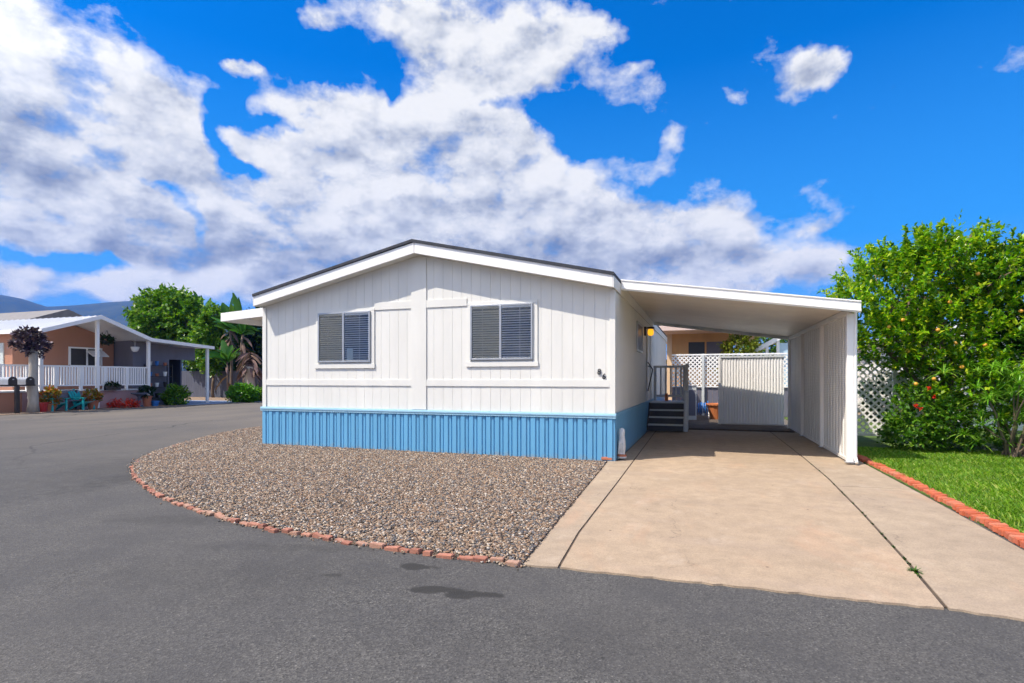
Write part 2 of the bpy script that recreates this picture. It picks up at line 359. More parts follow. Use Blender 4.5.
# gravel bed outline
bedpx = [(607, 463), (523, 565), (500, 561.5), (450, 556), (400, 549.5), (350, 542.5), (300, 534), (250, 524.5), (215, 515.5), (185, 505.5),
         (160, 495.5), (143, 484), (134.5, 474), (133, 466.5), (140, 459.5), (158, 451.5), (185, 443), (215, 435), (245, 429.5), (275, 425.5)]
bed = [G(u, v) for u, v in bedpx] + [(-9.36, 14.9), (-9.36, 10.03)]
sheet('gravel_bed_base', bed, .02, M['gravelbase'], .05)
def inside(px, py, poly):
    n = len(poly); c = np.zeros(len(px), bool); j = n - 1
    for i in range(n):
        xi, yi = poly[i]; xj, yj = poly[j]
        hit = ((yi > py) != (yj > py)) & (px < (xj - xi) * (py - yi) / (yj - yi + 1e-12) + xi)
        c ^= hit; j = i
    return c
bx = [p[0] for p in bed]; by = [p[1] for p in bed]
area = (max(bx) - min(bx)) * (max(by) - min(by))
def stones(n, smin, smax, poly, zb, zj):
    px = RNG.uniform(min(bx), max(bx), n); py = RNG.uniform(min(by), max(by), n)
    k = inside(px, py, poly) & ~((px > -9.3) & (py > 10.06)); px, py = px[k], py[k]; n = len(px)
    cube = np.array([[x, y, z] for z in (-1, 1) for x, y in ((-1, -1), (1, -1), (1, 1), (-1, 1))], float)
    V = np.repeat(cube[None], n, 0) * (1 + RNG.uniform(-.38, .25, (n, 8, 3)))
    s = RNG.uniform(smin, smax, (n, 1, 1)) * np.stack([np.ones(n), RNG.uniform(.55, .95, n), RNG.uniform(.35, .7, n)], 1)[:, None, :]
    V = V * s * .5
    a = RNG.uniform(0, 2 * np.pi, n); b = RNG.normal(0, .35, n)
    ca, sa, cb, sb = np.cos(a), np.sin(a), np.cos(b), np.sin(b)
    x, y, z = V[..., 0], V[..., 1], V[..., 2]
    y2 = y * cb[:, None] - z * sb[:, None]; z2 = y * sb[:, None] + z * cb[:, None]
    V = np.stack([x * ca[:, None] - y2 * sa[:, None] + px[:, None], x * sa[:, None] + y2 * ca[:, None] + py[:, None],
                  z2 + (zb + RNG.uniform(0, zj, n))[:, None]], -1)
    fc = np.array([(0, 3, 2, 1), (4, 5, 6, 7), (0, 1, 5, 4), (1, 2, 6, 5), (2, 3, 7, 6), (3, 0, 4, 7)])
    Fq = (fc[None] + 8 * np.arange(n)[:, None, None]).reshape(-1, 4)
    return V.reshape(-1, 3), Fq
V, Fq = stones(int(area * 4300), .011, .029, bed, .022, .016)
nE = 1500; seg = RNG.integers(0, 18, nE); tE = RNG.uniform(0, 1, nE); bp = np.array(bed[1:20])
pe = bp[seg] * (1 - tE[:, None]) + bp[seg + 1] * tE[:, None] + RNG.normal(0, .05, (nE, 2))
base8 = V.reshape(-1, 8, 3)[:nE]; ctr = base8.mean(1, keepdims=True); ex = (base8 - ctr) * .8; ex[..., :2] += pe[:, None, :]; ex[..., 2] += .012
V = np.concatenate([V, ex.reshape(-1, 3)]); Fq = np.concatenate([Fq, Fq[:nE * 6] + (len(V) - nE * 8)])
o = link('gravel', np_mesh('gravel', V, Fq), M['stone'], loc=(-6, 7, .02))
tag(o, 'tan, grey and brown loose gravel filling the bed before the house', 'gravel', kind='stuff')

# driveway slabs
dl = [G(523, 566), G(557.5, 568.5), G(577.6, 534), G(617, 483), G(640, 452), (-1.27, 16.95), (-1.45, 16.95), (-1.45, 10.1), G(607, 462)]
dm = [(x + .022, y) for x, y in dl[1:6]]
j2 = [G(944, 610), G(905, 563), G(860, 513), G(827, 479), G(800, 456), (1.78, 16.95)]
mid = dm + j2[::-1]
rt = [(x + .028, y) for x, y in j2]
right = rt + [(2.62, 16.95), (2.68, 12), (2.66, 8), (2.60, 4.18)]
def jag(poly):  # break up the street edge a little
    out = []
    for i, p in enumerate(poly):
        out.append(p); q = poly[(i + 1) % len(poly)]
        if p[1] < 4.7 and q[1] < 4.7:
            n = int(math.dist(p, q) / .07)
            for k in range(1, n): t = k / n; out.append((p[0] + (q[0] - p[0]) * t, p[1] + (q[1] - p[1]) * t + random.uniform(-.018, .012)))
    return out
def slab(poly, mat, nm):
    o = sheet(nm, jag(poly), .015, mat, .02); return o
slab(dl, M['concrete2'], 'driveway_strip'); slab(mid, M['concrete'], 'driveway')
cut = 8.72
def rtx(y):
    for (x0_, y0_), (x1_, y1_) in zip(rt, rt[1:]):
        if y0_ <= y <= y1_: return x0_ + (x1_ - x0_) * (y - y0_) / (y1_ - y0_)
slab([p for p in rt if p[1] < cut] + [(rtx(cut), cut), (2.66, cut + .05)] + [(2.66, 8), (2.60, 4.18)], M['concrete2'], 'driveway_side_slab')
slab([(rtx(cut + .02), cut + .02)] + [p for p in rt if p[1] > cut] + [(2.62, 16.95), (2.68, 12), (2.66, cut + .07)], M['concrete2'], 'driveway_side_slab')
sheet('driveway_joint_soil', [(-1.3, 4.35), (2.5, 4.35), (2.5, 16.9), (-1.3, 16.9)], .006, M['soil'])

# bricks
bm = bmesh.new(); bmesh.ops.create_cube(bm, size=1)
bmesh.ops.scale(bm, vec=(.2, .092, .062), verts=bm.verts); bmesh.ops.bevel(bm, geom=bm.edges[:], offset=.008, segments=2, affect='EDGES')
for v in bm.verts: v.co += Vector((random.uniform(-.003, .003), random.uniform(-.003, .003), random.uniform(-.002, .002)))
bme = bpy.data.meshes.new('edging_brick'); bm.to_mesh(bme); bme.materials.append(M['brick'])
def brickmat2():
    m = M['brick'].copy(); m.name = 'weathered_brick'
    for n in m.node_tree.nodes:
        if n.type == 'VALTORGB':
            for e, c in zip(n.color_ramp.elements, ((.30, .12, .08), (.40, .17, .11), (.38, .24, .17))): e.color = (*c, 1)
    return m
bme2 = bme.copy(); bme2.materials.clear(); bme2.materials.append(brickmat2())
def brick(x, y, z, rz, tilt, label, group, sc=(1, 1, 1)):
    o = bpy.data.objects.new('brick', bme2 if group and 'gravel' in group else bme); COL.objects.link(o); o.location = (x, y, z)
    o.rotation_euler = (random.gauss(0, tilt), random.gauss(0, tilt), rz); o.scale = sc
    return tag(o, label, 'brick', group)
path = [Vector(p) for p in [G(u, v + 1.2) for u, v in bedpx[1:]]] 
tot = 0; pos = .08; i = 0
while i < len(path) - 1:
    d = path[i + 1] - path[i]; L = d.length
    while pos < L:
        p = path[i] + d * pos / L; ang = math.atan2(d.y, d.x)
        lost = random.random()
        s = random.choice((.38, .5, .6, .75))
        brick(p.x + random.gauss(0, .012), p.y + random.gauss(0, .012), .010 + random.uniform(-.012, .008), ang + random.gauss(0, .08), .09,
              'chipped red brick set end to end round the curved edge of the gravel bed', 'bricks edging the gravel bed', (s, .72, .72))
        pos += .2 * s + random.uniform(.004, .04) + (.12 if lost < .08 else 0)
    pos -= L; i += 1
y = 4.35
while y < 13.2:
    xb = 2.765 + .03 * math.sin(y * .8) + (.06 if y < 9 else 0) * (9 - y) / 9
    brick(xb + random.gauss(0, .006), y, .034 + random.uniform(-.006, .008), random.gauss(0, .08), .05,
          'orange red brick laid crosswise in the strip between driveway and lawn', 'bricks edging the lawn', (random.choice((.60, .70, .78, .84)), random.uniform(.88, .98), 1))
    y += .102 if random.random() > .1 else .125
gx, gy = G(606.5, 462)
brick(gx, gy + .05, .06, R(4), .02, 'single loose red brick lying flat at the right foot of the blue skirting', None, (.98, 1.1, .8))

# ------------------------------------------------------------------ MOBILE HOME
YF = 10.05; XL = -9.37; XR = -1.49; YB = 25.0; XM = -5.42
EZ = 3.10; SL = .225
def gz(x): return EZ + SL * (min(x, 2 * XM - x) - XL)      # soffit line
home = thing('mobile_home', 'white mobile home with blue ribbed skirting and a low gable, number 86', 'house', (XM, 17.5, 0))
ZS = .865
# front wall: vertical planks with real grooves over a backing
b = MB(); b.prism([(XL + .02, .1), (XR - .02, .1), (XR - .02, EZ + .02), (XM, gz(XM) + .02), (XL + .02, EZ + .02)], 'y', YF + .012, YF + .10)
x = XL + .01
while x < XR - .02:
    x2 = min(x + .203, XR - .01); p = [(x, ZS), (x2 - .0045, ZS), (x2 - .0045, gz(x2))]
    if x < XM < x2: p.append((XM, gz(XM)))
    p.append((x, gz(x))); b.prism(p, 'y', YF + .004, YF + .011); x = x2
b.build('front_wall', M['siding'], home)
def side_wall(X, sgn):
    b = MB(); b.box(X - sgn * .012, X - sgn * .1, YF + .10, YB, .1, EZ)
    y = YF + .002
    while y < YB:
        y2 = min(y + .203, YB); b.box(X, X - sgn * .011, y, y2 - .0045, ZS, EZ); y = y2
    return b
side_wall(XR, 1).build('side_wall', M['siding'], home)
side_wall(XL, -1).build('side_wall', M['siding'], home)
MB().prism([(XL + .02, .1), (XR - .02, .1), (XR - .02, EZ + .02), (XM, gz(XM)), (XL + .02, EZ + .02)], 'y', YB - .1, YB).build('rear_wall', M['siding'], home)
# trims
def fx(u, v=340): return PY(u, v, YF)[0]
def fz(u, v): return PY(u, v, YF)[1]
T = .014
zb0, zb1 = fz(560, 386.7), fz(560, 379.8)
xc0, xc1 = fx(411.5), fx(426.5)
zu0, zu1 = fz(440, 307.2), fz(440, 299.5)
w1 = (fx(319), fx(371), fz(345, 362.3), fz(345, 312.2)); w2 = (fx(471), fx(533.2), fz(502, 359.8), fz(502, 304.2))
MB().box(XL + .09, xc0, YF - T, YF, zb0, zb1).build('belt_trim', M['siding'], home, bevel=.003)
MB().box(xc1, XR - .09, YF - T, YF, zb0, zb1).build('belt_trim', M['siding'], home, bevel=.003)
MB().box(w1[1] + .092, xc0, YF - T, YF, zu0, zu1).build('upper_trim', M['siding'], home, bevel=.003)
MB().box(xc1, w2[0] - .086, YF - T, YF, zu0, zu1).build('upper_trim', M['siding'], home, bevel=.003)
MB().prism([(xc0, ZS + .01), (xc1, ZS + .01), (xc1, gz(xc1) - .01), (xc0, gz(xc0) - .01)], 'y', YF - T - .003, YF).build('centre_trim', M['siding'], home, bevel=.003)
MB().box(XL - .012, XL + .09, YF - T - .003, YF, ZS, EZ - .01).box(XL - .012, XL - .001, YF, YF + .09, ZS, EZ - .01).build('corner_trim', M['siding'], home, bevel=.003)
MB().box(XR - .09, XR + .012, YF - T - .003, YF, ZS, EZ - .01).box(XR + .001, XR + .012, YF, YF + .09, ZS, EZ - .01).build('corner_trim', M['siding'], home, bevel=.003)
# pale blue cap strip
MB().box(XL - .03, XR + .03, YF - .055, YF - .026, ZS - .085, ZS + .005).box(XL - .03, XR + .03, YF - .068, YF - .055, ZS - .045, ZS - .012).build('skirting_cap', M['bluecap'], home, bevel=.004)
MB().box(XR + .014, XR + .035, YF - .02, YB, ZS - .055, ZS + .005).build('skirting_cap', M['blue'], home, bevel=.004)
# ribbed skirting, real profile
def ribbed(p0, p1, z0, z1, nrm, pat, th=.03):
    """sheet with trapezoid ribs running from p0 to p1; pat: list of (along, out)"""
    p0, p1, nrm = Vector(p0), Vector(p1), Vector(nrm); L = (p1 - p0).length; d = (p1 - p0).normalized()
    pts = []; s = 0
    while s < L:
        for a, o_ in pat:
            if s + a <= L: pts.append(p0 + d * (s + a) + nrm * o_)
        s += pat[-1][0] + .0001
    pts.append(p1)
    vs = [(p.x, p.y, z0) for p in pts] + [(p.x, p.y, z1) for p in pts]; n = len(pts)
    return vs, [(i, i + 1, n + i + 1, n + i) for i in range(n - 1)]
pat = [(0, -.012), (.010, .026), (.096, .026), (.108, .006), (.158, .006), (.164, -.012), (.180, -.012)]
b = MB(); b.add(*ribbed((XL, YF - .014, 0), (XR + .01, YF - .014, 0), -.01, ZS - .08, (0, -1, 0), pat)); b.build('skirting', M['blue'], home)
b = MB(); b.add(*ribbed((XR + .006, YF - .02, 0), (XR + .006, YB, 0), .0, ZS - .05, (1, 0, 0), [(0, 0), (.008, .008), (.15, .008), (.158, 0), (.17, 0)])); b.build('skirting', M['blue'], home)
b = MB(); b.add(*ribbed((XL - .006, YF - .02, 0), (XL - .006, YB, 0), .0, ZS, (-1, 0, 0), [(0, 0), (.01, .012), (.15, .012), (.16, 0), (.18, 0)])); b.build('skirting', M['blue'], home)
# roof
FY = 9.75; th = .205
def roofpoly(x0, x1, lo, hi): return [(x0, gz(x0) + lo), (x1, gz(x1) + lo), (x1, gz(x1) + hi), (x0, gz(x0) + hi)]
RL, RRt = XL + .02, XR + .0
rf = MB()
rf.prism(roofpoly(RL - .03, XM, .208, .262), 'y', FY - .025, YB + .3).prism(roofpoly(XM, RRt + .03, .208, .262), 'y', FY - .025, YB + .3)
roof = rf.build('roof', M['shingle'], home)
MB().prism(roofpoly(RL, XM, .01, .20), 'y', FY + .03, YB + .25).prism(roofpoly(XM, RRt, .01, .20), 'y', FY + .03, YB + .25).build('soffit', M['siding'], home)
MB().prism(roofpoly(RL - .005, fx(421), -.004, th), 'y', FY, FY + .028).build('fascia', M['white'], home, bevel=.003)
x0 = fx(421.6)
MB().prism([(x0, gz(x0) - .004), (RRt + .005, gz(RRt) - .004), (RRt + .005, gz(RRt) + th), (x0, gz(x0) + th)], 'y', FY, FY + .028).build('fascia', M['white'], home, bevel=.003)
MB().box(RRt + .007, RRt + .03, FY, YB + .3, gz(RRt) - .01, gz(RRt) + .19).build('eave_board', M['siding'], home, bevel=.003)
MB().box(RL - .03, RL - .007, FY, YB + .3, gz(RL) - .01, gz(RL) + .19).build('eave_board', M['siding'], home, bevel=.003)

# windows
def front_window(w, mid, tl=.07, trr=.09, drop=.10, up=.0):
    xa, xb, za, zt = w
    wn = MB(); fr = .035; y0 = YF - .048
    for bx_ in ((xa, xa + fr, za, zt), (xb - fr, xb, za, zt), (xa + fr, xb - fr, za, za + fr), (xa + fr, xb - fr, zt - fr, zt), (mid - .022, mid + .022, za + fr, zt - fr)):
        wn.box(bx_[0], bx_[1], y0, YF + .004, bx_[2], bx_[3])
    o = wn.build('window', M['winframe'], home, bevel=.003)
    t = MB(); t.box(xa - tl, xa - .002, YF - T - .004, YF, za - .03, zt + .0); t.box(xb + .002, xb + trr, YF - T - .004, YF, za - .03, zt + .0)
    t.box(xa - tl - .03, xb + trr + .01, YF - T - .012, YF, za - .03 - drop, za - .03)
    t.box(xa - tl, xb + trr, YF - T - .004, YF, zt + .002, zt + .06 if trr > .06 else zt + .03)
    t.build('trim', M['siding'], o, bevel=.003)
    MB().add([(xa + fr, y0 + .005, za + fr), (mid - .022, y0 + .005, za + fr), (mid - .022, y0 + .005, zt - fr), (xa + fr, y0 + .005, zt - fr)], [(0, 1, 2, 3)]).build('insect_screen', M['screen'], o)
    MB().add([(xa + fr, y0 + .012, za + fr), (xb - fr, y0 + .012, za + fr), (xb - fr, y0 + .012, zt - fr), (xa + fr, y0 + .012, zt - fr)], [(0, 1, 2, 3)]).build('pane', M['glass'], o)
    s = MB(); z = za + fr + .01; k = 0
    n = int((zt - za - 2 * fr - .04) / .046)
    for k in range(n):
        z = za + fr + .015 + k * .046
        s.add([(xa + fr + .01, YF - .030, z), (mid, YF - .030, z), (mid, YF - .008, z + .034), (xa + fr + .01, YF - .008, z + .034)], [(0, 1, 2, 3)])
        s.add([(mid, YF - .030, z), (xb - fr - .01, YF - .030, z), (xb - fr - .01, YF - .012, z + .020), (mid, YF - .012, z + .020)], [(0, 1, 2, 3)])
    for q in (.2, .5, .8):
        xq = xa + (xb - xa) * q; s.box(xq - .004, xq + .004, YF - .033, YF - .031, za + fr, zt - fr)
    s.box(xa + fr, xb - fr, YF - .030, YF - .006, zt - fr - .04, zt - fr)
    s.build('blind', M['blind'], o)
    return o
wa = front_window(w1, fx(344.3)); wb = front_window(w2, fx(501))
# thin near-black plates stand in for the unlit room behind the blinds
for w in (w1, w2):
    MB().box(w[0] + .03, w[1] - .03, YF - .003 + .0045, YF + .0105 - .012 + .0, w[2] + .03, w[3] - .03)
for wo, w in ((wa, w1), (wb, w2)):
    MB().box(w[0] + .02, w[1] - .02, YF - .002, YF + .0, w[2] + .02, w[3] - .02).build('unlit_room_plate', M['dark'], wo)
MB().box(w1[0] + (w1[1] - w1[0]) * .56, w1[0] + (w1[1] - w1[0]) * .68, YF - .0344, YF - .0334, w1[2] + .04, w1[2] + .30).build('paper_tag', M['pale'], wa)

# side window, door, lamp
def side_window(ya, yb, za, zt):
    b = MB(); X = XR
    for y0, y1, z0, z1 in ((ya, ya + .05, za, zt), (yb - .05, yb, za, zt), (ya + .05, yb - .05, za, za + .05), (ya + .05, yb - .05, zt - .05, zt)):
        b.box(X, X + .035, y0, y1, z0, z1)
    o = b.build('window', M['winframe'], home, bevel=.003)
    MB().box(X + .001, X + .012, ya + .05, yb - .05, za + .05, zt - .05).build('pane', M['black'], o); return o
side_window(13.5, 14.75, 2.15, 2.88)
b = MB(); b.box(XR, XR + .04, 15.95, 16.03, .87, 2.95).box(XR, XR + .04, 16.87, 16.95, .87, 2.95).box(XR, XR + .04, 16.03, 16.87, 2.87, 2.95)
dr = b.build('door', M['greypaint'], home, bevel=.004)
MB().box(XR + .001, XR + .02, 16.03, 16.87, .87, 2.87).build('door_leaf', M['white'], dr)
MB().tube([(XR + .02, 16.12, 1.85), (XR + .08, 16.12, 1.85)], .025).ball((XR + .09, 16.12, 1.85), .032).build('handle', M['silver'], dr, smooth=True)
# security door leaf standing open beside the steps
MB().bar((XR + .05, 15.93, 1.15), (XR + .20, 15.72, 1.75), .02, .02).bar((XR + .05, 15.93, 1.95), (XR + .20, 15.72, 1.75), .02, .02).build('grab_bar', M['black'], dr)
lm = MB().box(XR, XR + .05, 15.36, 15.48, 2.66, 2.90).bar((XR + .04, 15.42, 2.86), (XR + .15, 15.42, 2.88), .03, .03).build('porch_lamp', M['black'], home, bevel=.004)
MB().lathe([(.02, .09), (.065, .08), (.08, .03), (.08, -.04), (.055, -.085), (.02, -.095)], (XR + .17, 15.42, 2.75), 16).build('lamp_shade', M['lampglow'], lm, smooth=True)
MB().lathe([(.05, .115), (.11, .10), (.09, .135), (.02, .15)], (XR + .17, 15.42, 2.75), 16).build('lamp_cap', M['black'], lm)
# street number: two painted metal digits
for ch, (uu, vv) in (('8', (598.8, 372.0)), ('6', (603.6, 376.6))):
    cu = bpy.data.curves.new('digit', 'FONT'); cu.body = ch; cu.size = .145; cu.extrude = .006; cu.offset = .001; cu.align_x = 'CENTER'; cu.align_y = 'CENTER'
    cu.space_character = 1; cu.resolution_u = 4; cu.shear = .08
    t = bpy.data.objects.new('digit', cu); COL.objects.link(t)
    dg = bpy.context.evaluated_depsgraph_get(); me = bpy.data.meshes.new_from_object(t.evaluated_get(dg))
    bpy.data.objects.remove(t)
    xx, zz = PY(uu, vv, YF - .03)
    me.transform(Matrix.Translation((xx, YF - .012, zz)) @ Matrix.Rotation(R(90), 4, 'X'))
    link('number_digit', me, M['black'], home)

# ------------------------------------------------------------------ CARPORT
cp = thing('carport', 'white aluminium carport with flat sloping roof attached to the right of the home', 'carport', (2.45, 11, 0))
def cz(x): return 3.365 - .1465 * (x + 1.5)      # top surface
CY0, CY1, CX0, CX1 = 10.6, 18.0, XR + .04, 2.435
b = MB()
# underside: shallow pans running across the drive, a step between each
y = CY0 + .05
while y < CY1 - .05:
    y2 = min(y + .2, CY1 - .05)
    b.prism([(CX0, cz(CX0) - .075), (CX1, cz(CX1) - .075), (CX1, cz(CX1) - .03), (CX0, cz(CX0) - .03)], 'y', y, y2 - .012)
    b.prism([(CX0, cz(CX0) - .055), (CX1, cz(CX1) - .055), (CX1, cz(CX1) - .032), (CX0, cz(CX0) - .032)], 'y', y2 - .012, y2); y = y2
b.build('roof_panel', M['soffit'], cp)
def fas(y0, y1, lo, hi, nm='fascia', m='white', bev=.004):
    return MB().prism([(CX0, cz(CX0) + lo), (CX1 + .06, cz(CX1 + .06) + lo), (CX1 + .06, cz(CX1 + .06) + hi), (CX0, cz(CX0) + hi)], 'y', y0, y1).build(nm, M[m], cp, bevel=bev)
fas(CY0, CY0 + .035, -.185, -.012); fas(CY0 - .015, CY0 + .04, -.012, .012, 'roof_edge'); fas(CY0 - .022, CY0, -.165, -.135, 'fascia_rib')
fas(CY1 - .04, CY1, -.17, 0, 'rear_beam', 'greypaint')
MB().box(CX1 + .005, CX1 + .055, CY0 + .036, CY1 - .041, cz(CX1) - .15, cz(CX1) - .02).build('gutter', M['white'], cp, bevel=.005)
WX = 2.43
MB().box(WX - .05, WX + .03, CY0 + .4, CY1 - .05, cz(WX) - .17, cz(WX) - .078).build('top_beam', M['alu'], cp, bevel=.004)
# wall: sheets with embossed vertical ribs
def wallmesh():
    b = MB(); L0, L1 = 11.0, 17.93; s = L0; pts = []
    while s < L1:
        for a, o_ in ((0, 0), (.012, .012), (.05, .012), (.062, 0), (.25, 0)):
            if s + a < L1: pts.append((s + a, o_))
        s += .2501
    pts.append((L1, 0)); n = len(pts); z1 = cz(WX) - .165
    vs = [(WX - o_, y, .10) for y, o_ in pts] + [(WX - o_, y, z1) for y, o_ in pts]
    vs += [(WX + .02 - o_, y, .10) for y, o_ in pts] + [(WX + .02 - o_, y, z1) for y, o_ in pts]
    fs = [(i, i + 1, n + i + 1, n + i) for i in range(n - 1)] + [(2*n + i, 3*n + i, 3*n + i + 1, 2*n + i + 1) for i in range(n - 1)]
    return b.add(vs, fs)
wm, nt, ns, ls, bs = new_mat('embossed_aluminium'); p = wpos(ns)
wv = ns.new('ShaderNodeTexWave'); wv.bands_direction = 'Z'; wv.inputs['Scale'].default_value = 9; wv.inputs['Distortion'].default_value = 1.2; wv.inputs['Detail'].default_value = 2; ls.new(p, wv.inputs['Vector'])
nz = noise(ns, ls, p, 1.3, 5); c = mixc(ns, ls, mapr(ns, ls, nz, .35, .7, 0, 1), (.82, .82, .77), (.73, .72, .67))
c = mixc(ns, ls, mapr(ns, ls, wv.outputs['Fac'], 0, 1, 0, .30), c, (.36, .34, .31)); ls.new(c, bs.inputs['Base Color']); bs.inputs['Roughness'].default_value = .45
bump(ns, ls, bs, wv.outputs['Fac'], .5, .006); M['emboss'] = wm
wallmesh().build('side_wall', M['emboss'], cp)
MB().box(WX - .02, WX + .03, 11.0, 17.93, .047, .10).build('base_rail', M['alu'], cp, bevel=.003)
for yy in (11.0, 13.3, 15.75, 17.93):
    w = .11 if yy == 11.0 else .09
    b = MB(); z1 = cz(WX) - .17
    b.box(WX - .07, WX + .035, yy - w / 2, yy + w / 2, .06, z1) 
    o = b.build('post', M['white'] if yy == 11.0 else M['alu'], cp, bevel=.008)
    MB().box(WX - .085, WX + .05, yy - w / 2 - .015, yy + w / 2 + .015, .046, .06).build('base_plate', M['silver'], o)
MB().tube([(WX + .062, 10.96, cz(WX) - .15), (WX + .062, 10.96, .15), (WX + .062, 10.87, .06)], .026, 8).build('downspout', M['white'], cp)

# left awning
aw = thing('side_awning', 'narrow white aluminium awning fixed along the left side of the white home', 'awning', (-10.2, 14, 0))
XA0, XA1 = -10.95, XL - .045
zin, zout = 3.17, 3.075
def az(x): return zout + (x - XA0) / (XA1 - XA0) * (zin - zout)
def awp(y0, y1, lo, hi, nm, m, bv=0): return MB().prism([(XA0, az(XA0) + lo), (XA1, az(XA1) + lo), (XA1, az(XA1) + hi), (XA0, az(XA0) + hi)], 'y', y0, y1).build(nm, M[m], aw, bevel=bv)
awp(10.4, 10.43, -.2, .0, 'fascia', 'white', .004)
b = MB(); y = 10.44
while y < 19.4:
    b.prism([(XA0, az(XA0) - .07), (XA1, az(XA1) - .07), (XA1, az(XA1) - .03), (XA0, az(XA0) - .03)], 'y', y, y + .19)
    b.prism([(XA0, az(XA0) - .05), (XA1, az(XA1) - .05), (XA1, az(XA1) - .032), (XA0, az(XA0) - .032)], 'y', y + .19, y + .2); y += .2
b.build('roof_panel', M['soffit'], aw)
MB().box(XA0 - .03, XA0 - .001, 10.4, 19.45, az(XA0) - .2, az(XA0)).build('gutter', M['white'], aw, bevel=.004)
for yy in (15.0, 19.3):
    MB().bar((XL - .02, yy, 2.3), (XA0 + .15, yy, az(XA0) - .08), .04, .04).build('bracket', M['white'], aw)

# ------------------------------------------------------------------ ENTRY STEPS
st = thing('entry_steps', 'dark entry steps with grey wooden handrail climbing to the side door', 'steps', (-1.0, 16.3, .045))
SX0, SX1 = XR + .05, -.50
zs = (.225, .42, .61, .82); ys = (15.97, 16.2, 16.43, 16.66)
for i, (z, y0) in enumerate(zip(zs, ys)):
    y1 = 17.85 if i == 3 else y0 + .27
    MB().box(SX0, SX1, y0 - .02, y1, z - .035, z).build('tread', M['greypaint'], st, bevel=.004)
    MB().box(SX0 + .01, SX1 - .01, y0 + .012, y0 + .03, (.045 if i == 0 else zs[i-1]), z - .036).build('riser', M['darkwood'], st)
for X in (SX0 - .02, SX1 + .022):
    MB().prism([(15.94, .046), (17.85, .046), (17.85, .784), (16.62, .784), (15.94, .17)], 'x', X - .015, X + .015).build('stringer', M['greypaint'] if X > -1 else M['darkwood'], st, bevel=.003)
RZ = 1.90
def post(x, y, z0, z1, w=.085): return MB().box(x - w / 2, x + w / 2, y - w / 2, y + w / 2, z0, z1).build('handrail_post', M['greypaint'], st, bevel=.005)
post(SX0 + .05, 17.8, .82, RZ); post(SX1 - .02, 17.8, .82, RZ + .02); post(SX1 + .08, 16.66, .046, RZ + .03); post(SX1 + .08, 15.95, .046, 1.13)
b = MB().box(SX0, SX1 + .04, 17.76, 17.84, RZ - .07, RZ + .0).build('back_rail', M['greypaint'], st, bevel=.004)
MB().box(SX0 + .1, SX1 - .07, 17.77, 17.83, .93, 1.0).build('back_rail', M['greypaint'], st, bevel=.004)
for k in range(5):
    xx = SX0 + .22 + k * .15; MB().box(xx - .025, xx + .025, 17.775, 17.825, 1.0, RZ - .07).build('baluster', M['greypaint'], st)
MB().bar((SX1 + .08, 15.92, 1.15), (SX1 + .08, 16.66, RZ), .09, .05).build('side_rail', M['greypaint'], st, bevel=.004)
MB().bar((SX1 + .08, 16.66, RZ), (SX1 + .08, 17.82, RZ), .09, .05).build('side_rail', M['greypaint'], st, bevel=.004)
for yy in (16.2, 16.42, 16.9, 17.15, 17.4): MB().bar((SX1 + .08, yy, .25 if yy < 16.6 else .82), (SX1 + .08, yy, min(RZ, 1.15 + (yy - 15.92) * 1.01) - .02), .035, .035).build('baluster', M['greypaint'], st)

# weathered figurine by the corner
gx, gy = G(619.5, 461); gx += .03
b = MB().lathe([(.085, 0), (.09, .03), (.055, .07), (.06, .12), (.072, .2), (.068, .3), (.055, .38), (.05, .42), (.058, .47), (.05, .52), (.02, .55)], (gx, gy + .08, .046), 14)
fg = thing('garden_figurine', 'small weathered white stone figurine standing on the drive at the blue corner', 'figurine', (gx, gy + .08, .046))
b.build('body', M['figurine'], fg, smooth=True)
MB().bar((gx - .05, gy + .03, .12), (gx - .02, gy + .0, .36), .03, .03).bar((gx + .05, gy + .03, .12), (gx + .03, gy + .0, .34), .03, .03).build('arm', M['figurine'], fg, bevel=.01)
MB().lathe([(.088, .0), (.091, .03), (.06, .045)], (gx, gy + .08, .075), 14).build('base_band', M['terra'], fg)

# ------------------------------------------------------------------ BACK: panel, lattice, tan house
fp = thing('metal_fence', 'white corrugated metal fence panel closing the rear of the carport', 'fence', (1.5, 18.9, .05))
b = MB(); b.add(*ribbed((.55, 18.9, 0), (2.38, 18.9, 0), .09, 2.15, (0, -1, 0), [(0, 0), (.010, .02), (.040, .02), (.050, 0), (.082, 0)])); b.build('panel', M['white'], fp)
MB().box(.50, 2.38, 18.86, 18.95, 2.151, 2.21).build('top_rail', M['greypaint'], fp, bevel=.004)
MB().box(.48, .549, 18.85, 18.95, .051, 2.15).build('post', M['white'], fp, bevel=.004)
MB().box(.55, 2.38, 18.91, 18.95, .051, .15).build('bottom_rail', M['alu'], fp)

def lattice_mesh(x0, x1, z0, z1, y, pitch=.11, w=.036, t=.006, fn=None):
    """crossed laths clipped to the rectangle"""
    b = MB(); H = z1 - z0; L = x1 - x0
    for sgn, yo in ((1, 0), (-1, t)):
        s = -H
        while s < L + H:
            if sgn > 0: xa, za, xb, zb = s, 0, s + H, H
            else: xa, za, xb, zb = s, H, s + H, 0
            def cl(xa, za, xb, zb):
                m = (zb - za) / (xb - xa)
                if xa < 0: za += m * (0 - xa); xa = 0
                if xb > L: zb += m * (L - xb); xb = L
                return xa, za, xb, zb
            if xb > 0.02 and xa < L - .02:
                xa, za, xb, zb = cl(xa, za, xb, zb)
                if xb - xa > .02: b.bar((x0 + xa, y + yo, z0 + za), (x0 + xb, y + yo, z0 + zb), t, w, up=(0, 1, 0)) if False else b.bar((x0 + xa, y + yo, z0 + za), (x0 + xb, y + yo, z0 + zb), t * .9, w)
            s += pitch
    return b
LY = 23.2
